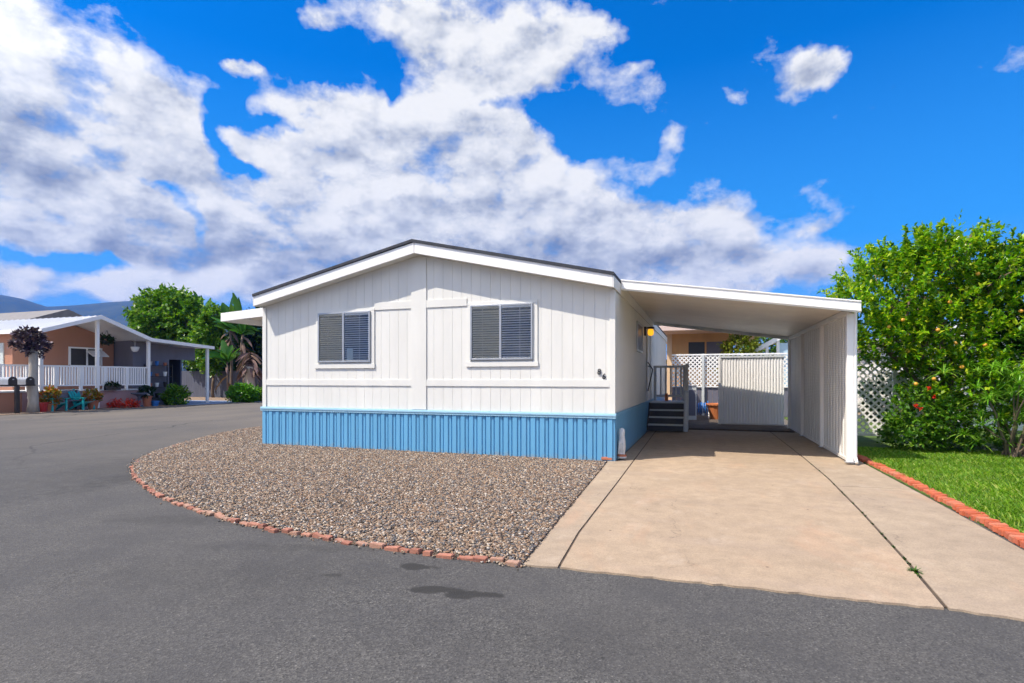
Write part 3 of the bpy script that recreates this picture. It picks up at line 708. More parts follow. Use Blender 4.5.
lf = thing('lattice_fence', 'white diamond lattice on a dark slatted base behind the steps', 'fence', (1, LY, .05))
lx0, lx1 = ratio(672) * LY, ratio(795) * LY
zt = PY(700, 355.5, LY)[1]; zm = PY(700, 386, LY)[1]
lattice_mesh(lx0, lx1, zm, zt, LY, .165, .05).build('lattice_panel', M['white'], lf)
MB().box(lx0, lx1, LY - .02, LY + .03, zt, zt + .06).build('top_rail', M['white'], lf, bevel=.003)
MB().box(lx0, lx1, LY - .02, LY + .03, zm - .05, zm).build('bottom_rail', M['white'], lf, bevel=.003)
for uu in (703, 742, 794): 
    X = ratio(uu) * LY; MB().box(X - .05, X + .05, LY - .09, LY - .021, .05, zt + .02).build('post', M['greypaint'], lf, bevel=.004)
b = MB(); x = lx0
while x < lx1: b.box(x, x + .165, LY + .032, LY + .05, .05, zm - .05); x += .17
b.build('slat_base', M['greywall'], lf)

th_ = thing('tan_house', 'tan sided house with dark window seen above the rear lattice', 'house', (4, 33, 0))
hy = 29.0
hx0, hx1 = ratio(671) * hy, ratio(733) * hy
b = MB().box(hx0, hx1, hy, hy + 10, .03, 3.72); b.build('wall', M['tan'], th_)
X = ratio(669) * hy; MB().box(X - .1, X + .14, hy - .06, hy - .003, .03, 3.75).build('corner_board', paint('pale_tan_trim', (.72, .52, .32), .6), th_)
za, zt2 = PY(700, 358, hy)[1], PY(700, 342, hy)[1]; xa, xb = ratio(688.5) * hy, ratio(723) * hy
w = MB().box(xa - .1, xb + .1, hy - .05, hy - .004, zt2, zt2 + .12).box(xa - .1, xa, hy - .05, hy - .004, za - .5, zt2).box(xb, xb + .1, hy - .05, hy - .004, za - .5, zt2).box((xa + xb) / 2 - .04, (xa + xb) / 2 + .04, hy - .05, hy - .004, za - .5, zt2).build('window', M['tan'], th_)
MB().box(xa, (xa + xb) / 2 - .04, hy - .02, hy - .003, za - .5, zt2).build('pane', M['black'], w)
MB().box((xa + xb) / 2 + .04, xb, hy - .02, hy - .003, za - .5, zt2).build('pane', M['greywall'], w)
MB().prism([(hx0 - .7, 3.72), (hx1 + 1.4, 3.72), (hx1 + 1.4, 3.95), (hx0 - .7, 3.95)], 'y', hy - 2.2, hy + 10.4).build('roof', paint('pink_beige_fascia', (.66, .50, .42), .6), th_, bevel=.01)
MB().prism([(hx0 - .7, 3.951), (hx1 + 1.4, 3.951), ((hx0 + hx1) / 2, 4.5)], 'y', hy - 2.15, hy + 10.4).build('roof_cover', M['roofgrey'], th_)

# white patio frame past the panel
pf = thing('patio_frame', 'white open patio cover frame rising beyond the corrugated panel', 'patio cover', (4, 27, 0))
py_ = 27.5
b = MB()
pts = [(757, 351), (767, 345), (778, 339)]
for (u_, v_) in pts:
    X, z = PY(u_, v_, py_); MB().box(X - .06, X + .06, py_ - .06, py_ + .06, .03, z).build('post', M['white'], pf)
    MB().box(X - .04, X + .04, py_ + .07, py_ + 2.5, z - .12, z).build('rafter', M['white'], pf)
a_, b_ = PY(754, 351.5, py_), PY(793, 330, py_)
MB().bar((a_[0], py_ - .09, a_[1]), (b_[0], py_ - .09, b_[1]), .06, .2).build('beam', M['white'], pf)
X, z = PY(787, 345, py_); MB().box(X - .3, X + .2, py_ + .1, py_ + .2, .03, z + .1).build('screen_panel', paint('pale_blue_panel', (.45, .62, .72), .5), pf)

# yard clutter
def hose_reel(x, y):
    t = thing('hose_reel', 'blue hose reel on a pale frame under the rear lattice', 'hose reel', (x, y, .05))
    c = Vector((x, y, .42))
    for k in range(5):
        r = .17 + .018 * (k % 3); pts = [(x + (-.12 + k * .06), y + r * math.cos(a), .42 + r * math.sin(a)) for a in np.linspace(0, 2 * math.pi, 20)]
        MB().tube(pts, .022, 6, False).build('hose_coil', M['bluep'], t, smooth=True)
    for s in (-.2, .2):
        MB().lathe([(.26, -.012), (.26, .012)], (0, 0, 0), 20)
        pts = [(x + s, y + .26 * math.cos(a), .42 + .26 * math.sin(a)) for a in np.linspace(0, 2 * math.pi, 24)]
        MB().tube(pts, .014, 6, False).bar((x + s, y - .26, .42), (x + s, y + .26, .42), .015, .02).bar((x + s, y, .16), (x + s, y, .68), .015, .02).build('side_hoop', M['bluep'], t)
        MB().bar((x + s * 1.15, y - .25, .06), (x + s * 1.15, y, .42), .03, .03).bar((x + s * 1.15, y + .25, .06), (x + s * 1.15, y, .42), .03, .03).build('frame', M['alu'], t)
    MB().tube([(x - .25, y, .42), (x + .32, y, .42), (x + .32, y, .55), (x + .4, y, .55)], .014, 6).build('crank', M['silver'], t)
X = ratio(702) * 21.5
hose_reel(X, 21.5)
X = ratio(717) * 21.2
pt = thing('clay_planter', 'long orange clay planter leaning by the white panel', 'planter', (X, 21.2, .05))
MB().lathe([(.22, 0), (.34, .5), (.38, .5), (.38, .56), (.33, .56), (.3, .5)], (X, 21.2, .05), 16).build('body', M['orange'], pt, smooth=False)
MB().lathe([(.3, .49), (.05, .5)], (X, 21.2, .05), 16).build('soil', M['soil'], pt)
X = ratio(692.5) * 20.6
b = thing('utility_cabinet', 'dark metal utility cabinet standing beside the entry steps', 'cabinet', (X, 20.6, .05))
MB().box(X - .15, X + .13, 20.45, 20.75, .05, 1.22).build('body', M['greypaint'], b, bevel=.01)
MB().box(X - .17, X + .15, 20.43, 20.77, 1.22, 1.26).build('lid', M['silver'], b, bevel=.004)
MB().box(X - .12, X + .10, 20.44, 20.449, .2, 1.1).build('door', M['greywall'], b)
# red/orange box on landing
b = MB().lathe([(.05, 0), (.05, .17), (.035, .2), (.035, .23)], (ratio(666.5) * 17.5, 17.5, .82), 12).build('drink_cup', M['orange'], loc=(ratio(666.5) * 17.5, 17.5, .82)); tag(b, 'small orange cup left on the top landing', 'cup')
b = MB().lathe([(.15, 0), (.18, .3), (.19, .3), (.19, .33), (.16, .33)], (ratio(661) * 21, 21, .05), 16)
bk = thing('blue_tub', 'pale blue tub seen between the handrail balusters', 'tub', (ratio(661) * 21, 21, .05))
MB().lathe([(.3, 0), (.36, .62), (.38, .62), (.38, .66), (.34, .66)], (ratio(661) * 21, 21, .05), 18).build('body', M['bluep'], bk, smooth=False)

# ------------------------------------------------------------------ RIGHT: lattice, white house
YL = 15.0
rl = thing('garden_lattice', 'white diamond garden lattice between the carport wall and the citrus tree', 'lattice', (4, YL, .03))
lattice_mesh(2.75, 5.6, .22, 1.95, YL, .16, .042).build('lattice_panel', M['white'], rl)
MB().box(2.75, 5.6, YL - .02, YL + .03, .16, .22).build('bottom_rail', M['white'], rl, bevel=.003)
MB().box(2.75, 5.6, YL - .02, YL + .03, 1.95, 2.01).build('top_rail', M['white'], rl, bevel=.003)
for X in (2.72, 4.2, 5.64): MB().box(X - .045, X + .045, YL - .045, YL + .045, .03, 2.05).build('post', M['white'], rl, bevel=.004)
wh = thing('white_house', 'white neighbouring home half hidden behind the citrus tree', 'house', (10, 24, 0))
MB().box(6.9, 16, 19.5, 34, .03, 2.9).build('wall', M['white'], wh)
MB().prism([(6.5, 2.9), (16.4, 2.9), (16.4, 3.05), (11.4, 3.9), (6.5, 3.05)], 'y', 19.0, 34.5).build('roof', M['roofmetal'], wh, bevel=.01)
w = MB().box(9, 10.8, 19.45, 19.497, 1.2, 2.3).build('window', M['winframe'], wh); MB().box(9.08, 10.72, 19.43, 19.449, 1.28, 2.22).build('pane', M['black'], w)
MB().box(6.2, 9.6, 17.0, 19.0, 2.55, 2.65).box(6.2, 6.3, 17.0, 17.1, .03, 2.55).box(9.5, 9.6, 17.0, 17.1, .03, 2.55).build('porch_cover', M['roofmetal'], wh)

# ------------------------------------------------------------------ NEIGHBOUR HOUSE (across the street)
nb = thing('peach_house', 'peach sided mobile home with gabled porch and white railing across the street', 'house', (-31, 20, 0))
PXF = -28.5; WX2 = -31.0
yL, yR_, yM = 16.9, 22.2, 19.5; zR = 4.62; zEl, zEr = 3.74, 3.66
MB().prism([(17.3, .9), (22.1, .9), (22.1, 3.68), (19.5, 4.42), (17.3, 3.68)], 'x', -47, WX2).build('wall', M['peach'], nb)
def nroof(y0, z0, y1, z1, x0, x1, t0, t1): return MB().prism([(y0, z0 + t0), (y1, z1 + t0), (y1, z1 + t1), (y0, z0 + t1)], 'x', x0, x1)
r1 = nroof(yL, zEl, yM, zR, -47.3, -28.24, -.10, 0); r1.prism([(yM, zR - .1), (yR_, zEr - .1), (yR_, zEr), (yM, zR)], 'x', -47.3, -28.24)
r1.build('roof', M['roofmetal'], nb)
b = MB()
y0 = yL + .1
for k in range(40):   # raised seams on the sunny slope
    X = -28.6 - k * .45; b.bar((X, yL, zEl + .015), (X, yM, zR + .015), .03, .03)
b.build('roof_seam', M['roofmetal'], nb)
MB().prism([(yL, zEl - .16), (yM, zR - .17), (yM, zR + .03), (yL, zEl + .03)], 'x', -28.23, -28.19).prism([(yM, zR - .17), (yR_, zEr - .17), (yR_, zEr + .03), (yM, zR + .03)], 'x', -28.23, -28.19).build('fascia', M['white'], nb)
MB().box(-47, -28.2, yL - .04, yL - .001, zEl - .16, zEl + .02).build('gutter', M['white'], nb)
# flat extension over the drive
yE = 26.2; zE = 3.43
MB().prism([(yR_ + .001, zEr - .08), (yE, zE - .08), (yE, zE), (yR_ + .001, zEr)], 'x', -40, -28.24).build('carport_roof', M['roofmetal'], nb)
MB().prism([(yR_ + .001, zEr - .15), (yE + .05, zE - .15), (yE + .05, zE + .03), (yR_ + .001, zEr + .03)], 'x', -28.23, -28.19).build('carport_fascia', M['white'], nb)
# storage room front with opening
gyo0, gyo1 = 24.35, 26.0
b = MB().box(-29.7, -29.6, 22.15, gyo0, .03, 3.5).box(-29.7, -29.6, gyo0, 26.1, 2.62, 3.36).box(-40, -29.7, 22.15, 22.25, .03, 3.6)
b.build('storage_wall', M['greywall'], nb)
MB().box(-36, -35.9, 22.3, 26.1, .03, 3.3).build('storage_back', M['dark'], nb)  # back wall coloured near-black for the unlit depth of the storage room
MB().box(-36, -30.8, 26.1, 26.2, .03, 3.25).build('storage_wall', M['concrete_wall'], nb)
for yy, z1, xx in ((17.0, 3.7, PXF), (19.5, 4.44, PXF), (22.2, 3.55, PXF), (26.0, 3.3, PXF)):
    MB().box(xx - .07, xx + .07, yy - .07, yy + .07, .9 if yy < 19 else .03, z1).build('post', M['white'], nb, bevel=.01)
# porch deck, skirt, railing
MB().box(WX2, PXF, 14.2, 22.2, .88, .95).build('porch_deck', M['greypaint'], nb)
MB().box(PXF - .1, PXF - .05, 16.3, 22.15, .02, .88).build('porch_skirt', M['shadeskirt'], nb)
MB().box(PXF - .1, PXF - .05, 13.5, 16.29, .02, .88).build('porch_skirt', M['peach'], nb)  # peach colour paints the sunlit end of the same skirt
rail = MB().box(PXF - .03, PXF + .03, 14.2, 22.12, 2.05, 2.12).box(PXF - .025, PXF + .025, 14.2, 22.12, 1.14, 1.2).build('railing', M['white'], nb, bevel=.004)
b0 = None; y = 14.35; cnt = 0
while y < 22.1:
    if cnt % 9 == 8:
        MB().box(PXF - .05, PXF + .05, y - .06, y + .06, .9, 2.06).build('newel', M['white'], rail)
    elif b0 is None:
        b0 = MB().box(PXF - .02, PXF + .02, y - .035, y + .035, 1.2, 2.05).build('baluster', M['white'], rail); y00 = y
    else:
        c = b0.copy(); COL.objects.link(c); c.parent = rail; c.location = (0, y - y00, 0)
    cnt += 1; y += .125
# wall fittings
za, zt2 = 2.2, 3.15
w = MB().box(WX2 + .002, WX2 + .05, 19.75, 19.85, za, zt2).box(WX2 + .002, WX2 + .05, 21.35, 21.45, za, zt2).box(WX2 + .002, WX2 + .05, 19.85, 21.35, zt2 - .08, zt2).box(WX2 + .002, WX2 + .05, 20.62, 20.70, za, zt2 - .08).box(WX2 + .002, WX2 + .05, 19.85, 21.35, za - .08, za).build('window', M['white'], nb)
MB().box(WX2 + .002, WX2 + .02, 19.85, 20.62, za, zt2 - .08).box(WX2 + .002, WX2 + .02, 20.70, 21.35, za, zt2 - .08).build('pane', M['black'], w)
MB().prism([(WX2 + .05, 3.0), (WX2 + .5, 2.7), (WX2 + .5, 2.66), (WX2 + .05, 2.9)], 'y', 20.65, 21.5).build('window_awning', M['white'], w)
MB().box(-36.5, WX2 - .6, 17.25, 17.297, 1.5, 3.2).build('side_panel', M['pale'], nb)
# hanging items
def hang_lamp(x, y, z):
    t = thing('hanging_lamp', 'white glass lamp hanging under the porch roof of the peach house', 'lamp', (x, y, z))
    MB().tube([(x, y, z + .5), (x, y, z + .14)], .012, 6).build('cord', M['white'], t)
    MB().lathe([(.08, -.16), (.15, -.1), (.22, .1), (.2, .12)], (x, y, z), 16).build('shade', M['white_glass'], t, smooth=True)
Y_, Z_ = PX(135, 349, -29.2); hang_lamp(-29.2, Y_, Z_)

# a grey roofed house further back
gh = thing('grey_roof_house', 'far house whose grey roof shows above the peach house roof at the left edge', 'house', (-58, 28, 0))
MB().box(-75, -46, 24, 34, .02, 4.6).build('wall', M['tan'], gh)
MB().prism([(23.4, 4.6), (34.6, 4.6), (29, 6.75)], 'x', -75.5, -45.5).build('roof', M['roofgrey'], gh)

# ------------------------------------------------------------------ FOLIAGE TOOLS
def leaf_mesh(P, D, U, L, W, curl=.12):
    """one folded leaf per point: P base, D direction, U side, L length, W half width"""
    n = len(P); D = D / np.linalg.norm(D, axis=1, keepdims=True)
    S = np.cross(D, U); S /= np.linalg.norm(S, axis=1, keepdims=True) + 1e-9; N = np.cross(S, D)
    L = L[:, None]; W = W[:, None]
    v0 = P; v1 = P + D * L * .45 + S * W + N * L * curl; v2 = P + D * L; v3 = P + D * L * .45 - S * W + N * L * curl
    V = np.stack([v0, v1, v2, v3], 1).reshape(-1, 3)
    return V, np.arange(4 * n).reshape(-1, 4)
def rv(n): v = RNG.normal(size=(n, 3)); return v / np.linalg.norm(v, axis=1, keepdims=True)
def crown(ells, n_spray, per, L, W, slen, up=.35, shell=.5, droop=0.0, spread=.9, minz=0.0):
    """leafy sprays through a set of ellipsoids (cx,cy,cz,rx,ry,rz,weight)"""
    e = np.array(ells, float); w = e[:, 6] / e[:, 6].sum(); idx = RNG.choice(len(e), n_spray, p=w)
    d = rv(n_spray); r = RNG.uniform(shell ** 3, 1, n_spray) ** (1 / 3)
    off = d * r[:, None] * e[idx, 3:6]; C = e[idx, :3] + off
    out = off / (np.linalg.norm(off, axis=1, keepdims=True) + 1e-6)
    ax = out * .8 + np.array([0, 0, up]) + rv(n_spray) * .5; ax /= np.linalg.norm(ax, axis=1, keepdims=True)
    keep = C[:, 2] > minz; C, ax = C[keep], ax[keep]; m = len(C)
    t = np.tile(np.linspace(0, 1, per), (m, 1)) + RNG.uniform(-.05, .05, (m, per))
    P = C[:, None] + ax[:, None] * (t * slen * RNG.uniform(.6, 1.3, (m, 1)))[..., None]
    P[..., 2] -= droop * t ** 2
    P = P.reshape(-1, 3); A = np.repeat(ax, per, 0); n = len(P)
    D = A * .6 + rv(n) * spread; 
    return leaf_mesh(P, D, rv(n) * .6 + np.array([0, 0, 1.]), L * RNG.uniform(.6, 1.3, n), W * RNG.uniform(.7, 1.2, n))
def limb(b, p, q, r0, r1, seg=5, wob=.08):
    p, q = Vector(p), Vector(q); pts = []; L = (q - p).length
    for i in range(seg + 1):
        t = i / seg; x = p.lerp(q, t)
        if 0 < i < seg: x += Vector((random.gauss(0, wob), random.gauss(0, wob), random.gauss(0, wob * .5))) * L * .5
        pts.append(x)
    b.tube(pts, [r0 + (r1 - r0) * i / seg for i in range(seg + 1)], 7); return pts
def tree(name, label, base, ells, mat, bark, n_spray, per, L, W, slen, trunk_r=.12, fork=1.0, group=None, cat='tree', **kw):
    t = thing(name, label, cat, base, group=group); b = MB()
    fz_ = base[2] + fork; top = limb(b, base, (base[0] + random.uniform(-.1, .1), base[1], fz_), trunk_r, trunk_r * .75, 4, .04)[-1]
    for e in ells:
        q = Vector(e[:3]); pts = limb(b, top, q, trunk_r * .6, trunk_r * .25)
        for k in range(4):
            d = Vector(rv(1)[0]); d.z = abs(d.z)
            limb(b, pts[-2], q + Vector((d.x * e[3], d.y * e[4], d.z * e[5])) * .85, trunk_r * .25, .012, 4)
    b.build('trunk', bark, t, smooth=True)
    V, Fq = crown(ells, n_spray, per, L, W, slen, **kw)
    link('crown', np_mesh('crown', V, Fq), mat, t)
    return t

# citrus tree
ct_e = [(4.45, 14.1, 3.35, 1.55, 1.5, 1.15, 5), (3.75, 13.9, 3.2, 1.0, 1.1, .75, 2), (5.05, 14.0, 2.2, 1.2, 1.2, 1.35, 4), (4.95, 13.9, 4.05, .8, .8, .5, 1.4), (4.2, 14.3, 3.95, .7, .8, .42, 1.0),
        (4.35, 13.7, 2.4, .9, .9, .7, 2), (3.75, 13.9, 2.15, .6, .6, .5, 1.1), (5.2, 13.5, 1.1, .85, .8, .9, 2.2), (5.6, 14.1, 3.5, .8, .9, .8, 1.5)]
ct = tree('citrus_tree', 'large bushy citrus tree with yellow orange fruit beside the carport', (4.75, 14.1, .03), ct_e, M['citrus'], M['bark'], 1150, 25, .115, .031, .34, .13, .7, up=.8, shell=.45, minz=.25)
# upright shoots on top
V0 = []; nP = []; 
for (u_, v0_, v1_) in ((958, 250, 214), (983, 255, 219), (930, 262, 224), (918, 268, 232), (895, 270, 243), (872, 272, 247), (856, 278, 251), (965, 262, 232), (944, 262, 240), (907, 272, 248), (842, 290, 262), (990, 262, 228), (885, 270, 256)):
    Yc = 14.1 + random.uniform(-.4, .4); X, z1 = PY(u_, v1_, Yc); X0, z0 = PY(u_ + random.uniform(-6, 6), v0_ + 22, Yc)
    for k in range(34):
        t = k / 34; nP.append((X0 + (X - X0) * t, Yc, z0 + (z1 - z0) * t))
nP = np.array(nP) + RNG.normal(0, .035, (len(nP), 3)); n = len(nP)
V, Fq = leaf_mesh(nP, rv(n) * .9 + np.array([0, 0, .7]), rv(n), .105 * RNG.uniform(.6, 1.3, n), .026 * np.ones(n))
link('crown_shoot_leaves', np_mesh('crown_shoot_leaves', V, Fq), M['citrus'], ct)
for (u_, v_) in ((950, 302), (961, 300), (956, 343), (962, 367), (934, 379), (908, 351), (978, 274), (1021, 311), (903, 320), (938, 330), (985, 345), (889, 327), (916, 384)):
    Yc = 12.85 + random.uniform(-.1, .3) if v_ > 300 else 13.2
    X, z = PY(u_, v_, Yc); MB().ball((X, Yc, z), .038, 7).build('fruit', M['fruit'], ct, smooth=True)
# neighbouring tree at the edge
tree('garden_tree', 'dense green tree at the right edge behind the strap leaved shrub', (6.6, 14.6, .03), [(6.6, 14.6, 3.2, 1.3, 1.3, 1.0, 4), (6.9, 14.6, 3.8, 1.0, 1.1, .55, 1.5), (6.3, 14.2, 1.7, .9, .9, 1.0, 2)],
     leafmat('garden_leaf', [(.02, .07, .01), (.04, .13, .015), (.06, .18, .02), (.10, .22, .03)], .35, .4), M['bark'], 1700, 14, .11, .03, .3, .14, 1.2, up=.4, minz=.3)
# shrub with red flowers
fs_ = tree('flowering_shrub', 'leafy shrub with red flowers below the citrus tree', (4.25, 13.4, .03), [(4.25, 13.35, .75, .55, .5, .6, 2), (4.0, 13.2, .35, .45, .4, .3, 1.5), (4.7, 13.2, .6, .5, .4, .5, 1.5)],
     M['broad'], M['bark'], 420, 12, .09, .03, .22, .03, .2, minz=.06, cat='shrub')
for (u_, v_) in ((916, 406), (920, 408.5), (929, 388), (934, 397)):
    X, z = PY(u_, v_, 12.75); n = 12; P = np.tile([X, 12.75, z], (n, 1)); V, Fq = leaf_mesh(P, rv(n) + np.array([0, -.6, 0]), rv(n), np.full(n, .055), np.full(n, .022))
    link('flower', np_mesh('flower', V, Fq), M['redflower'], fs_)
# strap leaved shrub (rosettes of narrow leaves)
def rosettes(C, n_leaf, L, W, seg=4, droop=.5, upb=.5):
    V = []; Fq = []; b = 0
    for c in C:
        for k in range(n_leaf):
            d = rv(1)[0]; d[2] = abs(d[2]) * .8 + upb * RNG.uniform(0, 1); d /= np.linalg.norm(d); s = np.cross(d, [0, 0, 1.]); s /= np.linalg.norm(s) + 1e-6
            l = L * RNG.uniform(.6, 1.25)
            for i in range(seg + 1):
                t = i / seg; p = np.array(c) + d * l * t - np.array([0, 0, droop * l * t * t]); w = W * (1 - t) ** .6 * (.5 + t * .9 if t < .5 else 1) + .0008
                V += [p + s * w, p - s * w]
            for i in range(seg): q = b + 2 * i; Fq.append((q, q + 1, q + 3, q + 2))
            b += 2 * (seg + 1)
    return np.array(V), np.array(Fq)
base = (5.45, 12.7, .03)
ss = thing('strap_leaf_shrub', 'shrub with long narrow radiating leaves at the right end of the lawn', 'shrub', base)
C = [(base[0] + random.gauss(.1, .55), base[1] + random.gauss(0, .3), random.uniform(.25, 1.75)) for _ in range(85)]
b = MB()
for c in C[::3]: limb(b, (base[0] + random.gauss(0, .12), base[1] + random.gauss(0, .1), .03), c, .022, .01, 4, .05)
b.build('stem', M['bark'], ss)
V, Fq = rosettes(C, 34, .38, .014); link('foliage', np_mesh('foliage', V, Fq), M['strap'], ss)
# low spiky plants and dead branches
for i, (u_, v_, lb) in enumerate(((973, 447, 'low spiky plant with pale grey green blades under the strap leaved shrub'), (1003, 450, 'low leafy clump at the lawn edge nearest the right border'))):
    gx, gy = G(u_, v_); pl = thing('spiky_plant', lb, 'plant', (gx, gy, .03))
    V, Fq = rosettes([(gx + random.gauss(0, .12), gy + random.gauss(0, .1), .06) for _ in range(7)], 26, .42, .014, droop=.35, upb=.7); link('foliage', np_mesh('foliage', V, Fq), M['strap'], pl)
for (ua, va, ub, vb, lb) in ((940, 439, 985, 430, 'bare grey branch lying under the shrubs, longer one'), (950, 446, 975, 441, 'short bare stick lying just behind the lawn')):
    a_, b_ = G(ua, va + 6), G(ub, vb + 10); bb = MB(); pts = limb(bb, (a_[0], a_[1], .1), (b_[0], b_[1], .25), .022, .008, 6, .03)
    for p in pts[1:-1]: limb(bb, p, p + Vector((random.gauss(.1, .1), random.gauss(0, .1), random.uniform(.05, .25))), .008, .003, 3)
    o = bb.build('branch', M['palebark'], loc=(a_[0], a_[1], .05)); tag(o, lb, 'branch')
def rock(x, y, z, s, lb):
    bm = bmesh.new(); bmesh.ops.create_icosphere(bm, subdivisions=2, radius=1)
    for v in bm.verts: v.co = Vector((v.co.x * s, v.co.y * s * .7, v.co.z * s * .5)) * random.uniform(.82, 1.1)
    me = bpy.data.meshes.new('rock'); bm.to_mesh(me); me.materials.append(M['rock']); o = bpy.data.objects.new('rock', me); COL.objects.link(o); o.location = (x, y, z); o.rotation_euler.z = random.uniform(0, 6)
    tag(o, lb, 'rock')
for u_, v_, s, lb in ((967, 455, .1, 'pale rock at the back of the lawn nearest the fallen stick'), (990, 454, .13, 'middle pale rock at the back of the lawn'), (1018, 457.5, .16, 'largest pale rock at the back of the lawn by the right border'), (1003, 456.5, .08, 'smallest pale rock between two bigger ones behind the lawn')):
    gx, gy = G(u_, v_); rock(gx, gy, .06, s, lb)

# lawn blades
def blades(n, x0, x1, y0, y1, h, w, z=.035, fn=None):
    px = RNG.uniform(x0, x1, n); py = RNG.uniform(y0, y1, n)
    if fn is not None: k = fn(px, py); px, py = px[k], py[k]; n = len(px)
    cl = .6 + .8 * (np.sin(px * 3.1 + py * 1.3) * np.sin(py * 2.3 - px * .7) * .5 + .5) * RNG.uniform(.5, 1.2, n)
    H = h * cl * RNG.uniform(.5, 1.3, n); a = RNG.uniform(0, 2 * np.pi, n); ln = RNG.uniform(.1, .8, n)
    S = np.stack([np.cos(a), np.sin(a), np.zeros(n)], 1); B = np.stack([px, py, np.full(n, z)], 1); T_ = np.stack([-np.sin(a) * ln, np.cos(a) * ln, np.ones(n)], 1)
    ww = w * RNG.uniform(.6, 1.3, n)
    V = np.stack([B - S * ww[:, None], B + S * ww[:, None], B + S * ww[:, None] * .6 + T_ * H[:, None] * .55, B + T_ * H[:, None] + np.stack([-np.sin(a) * ln, np.cos(a) * ln, -.2 * np.ones(n)], 1) * H[:, None] * .4], 1)
    return V.reshape(-1, 3), np.arange(4 * n).reshape(-1, 4)
def xedge(py): return 2.83 + .03 * np.sin(py * .8) + .03 * np.sin(py * 5) + .025 * np.sin(py * 13)
V, Fq = blades(130000, 2.78, 7.2, 4.2, 13.4, .06, .0045, fn=lambda x, y: (x > xedge(y)) & (x < y * .5 + 2.2))
o = link('lawn_grass', np_mesh('lawn_grass', V, Fq), M['grass'], loc=(5, 9, .04)); tag(o, 'bright green lawn grass beyond the brick strip', 'grass', kind='stuff')
V, Fq = blades(26000, 7.2, 16, 6, 13.4, .08, .009); 
# weeds in joints
def weed(x, y, s, lb, n=16):
    V, Fq = rosettes([(x, y, .012)], n, s, s * .09, 3, .4, .5); o = link('weed', np_mesh('weed', V, Fq), M['weed'], loc=(x, y, .015)); tag(o, lb, 'weed')
gy = 5.05; gx = rtx(gy) - .014; weed(gx, gy, .07, 'largest green weed tuft growing in the long driveway joint', 40)
for yw in (4.95, 5.28, 5.42, 5.75, 6.05, 6.2, 6.6, 6.95, 7.1, 7.6, 8.1, 8.3, 8.9, 9.6, 10.1, 10.8):
    gx = rtx(yw) - .014; V, Fq = rosettes([(gx + random.gauss(0, .008), yw + random.gauss(0, .015), .008) for _ in range(6)], 10, .024, .0035, 3, .4, .2)
    o = link('weed', np_mesh('weed', V, Fq), M['darkweed'], loc=(gx, yw, .01)); tag(o, 'tiny dark weed tuft in the long driveway joint', 'weed', 'tiny weeds along the driveway joint')
for (u_, v_) in ((1012, 550), (940, 500)):
    pass

# ------------------------------------------------------------------ LEFT VEGETATION
def at(u, Y, z=0): return (ratio(u) * Y, Y, z)
# broad tree behind the neighbour's drive
c0 = at(170, 36.5, .02)
def el(u, v, Y, rpx, rpz, w=1):
    X, z = PY(u, v, Y); fwd = -X * ST + Y * CT; s = fwd / F; return (X, Y, z, rpx * s, rpx * s, rpz * s, w)
tree('broadleaf_tree', 'tall bright green broadleaf tree rising behind the peach house carport', c0,
     [el(165, 322, 36, 22, 16, 3), el(148, 322, 36, 13, 14, 2), el(172, 304, 36.5, 12, 9, 1.3), el(188, 322, 36, 14, 16, 2), el(165, 345, 37, 28, 18, 2), el(152, 303, 36, 11, 7, 1.0), el(184, 306, 36, 9, 8, .6)],
     M['broad'], M['bark'], 1250, 12, .34, .12, .8, .28, 2.5, up=.35, shell=.4)
tree('broadleaf_tree', 'leaning light green tree beside the peach house carport post', at(213, 33.5, .02),
     [el(208, 335, 33, 12, 18, 2), el(212, 350, 33, 10, 22, 2), el(200, 352, 34, 12, 18, 1.5), el(214, 318, 33, 8, 10, 1)], M['broad'], M['bark'], 1100, 10, .24, .075, .5, .12, 1.5, shell=.3)
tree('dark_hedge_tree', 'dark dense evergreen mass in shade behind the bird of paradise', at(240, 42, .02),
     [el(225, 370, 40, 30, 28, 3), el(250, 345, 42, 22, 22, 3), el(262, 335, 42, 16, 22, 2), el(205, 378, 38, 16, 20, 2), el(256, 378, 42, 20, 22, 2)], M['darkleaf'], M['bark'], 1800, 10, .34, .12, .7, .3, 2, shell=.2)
# big paddle leaf plants
def paddles(specs, W=.26):
    V = []; Fq = []; b = 0; SG = 9
    for base_, tip, wd, arch in specs:
        p0, p1 = np.array(base_, float), np.array(tip, float); d = p1 - p0; L = np.linalg.norm(d); dn = d / L
        s = np.cross(dn, rv(1)[0]); s[2] *= .4; s /= np.linalg.norm(s); up_ = np.cross(s, dn)
        for i in range(SG + 1):
            t = i / SG; p = p0 + d * t + np.array([0, 0, arch * L * 4 * t * (1 - t)]); w = wd * math.sin(math.pi * min(1, (t * .92 + .06))) ** .6
            if 0 < i < SG: w *= RNG.uniform(.78, 1.05)
            V += [p + s * w + up_ * w * .4, p, p - s * w + up_ * w * .4]
        for i in range(SG): q = b + 3 * i; Fq += [(q, q + 1, q + 4, q + 3), (q + 1, q + 2, q + 5, q + 4)]
        b += 3 * (SG + 1)
    return np.array(V), np.array(Fq)
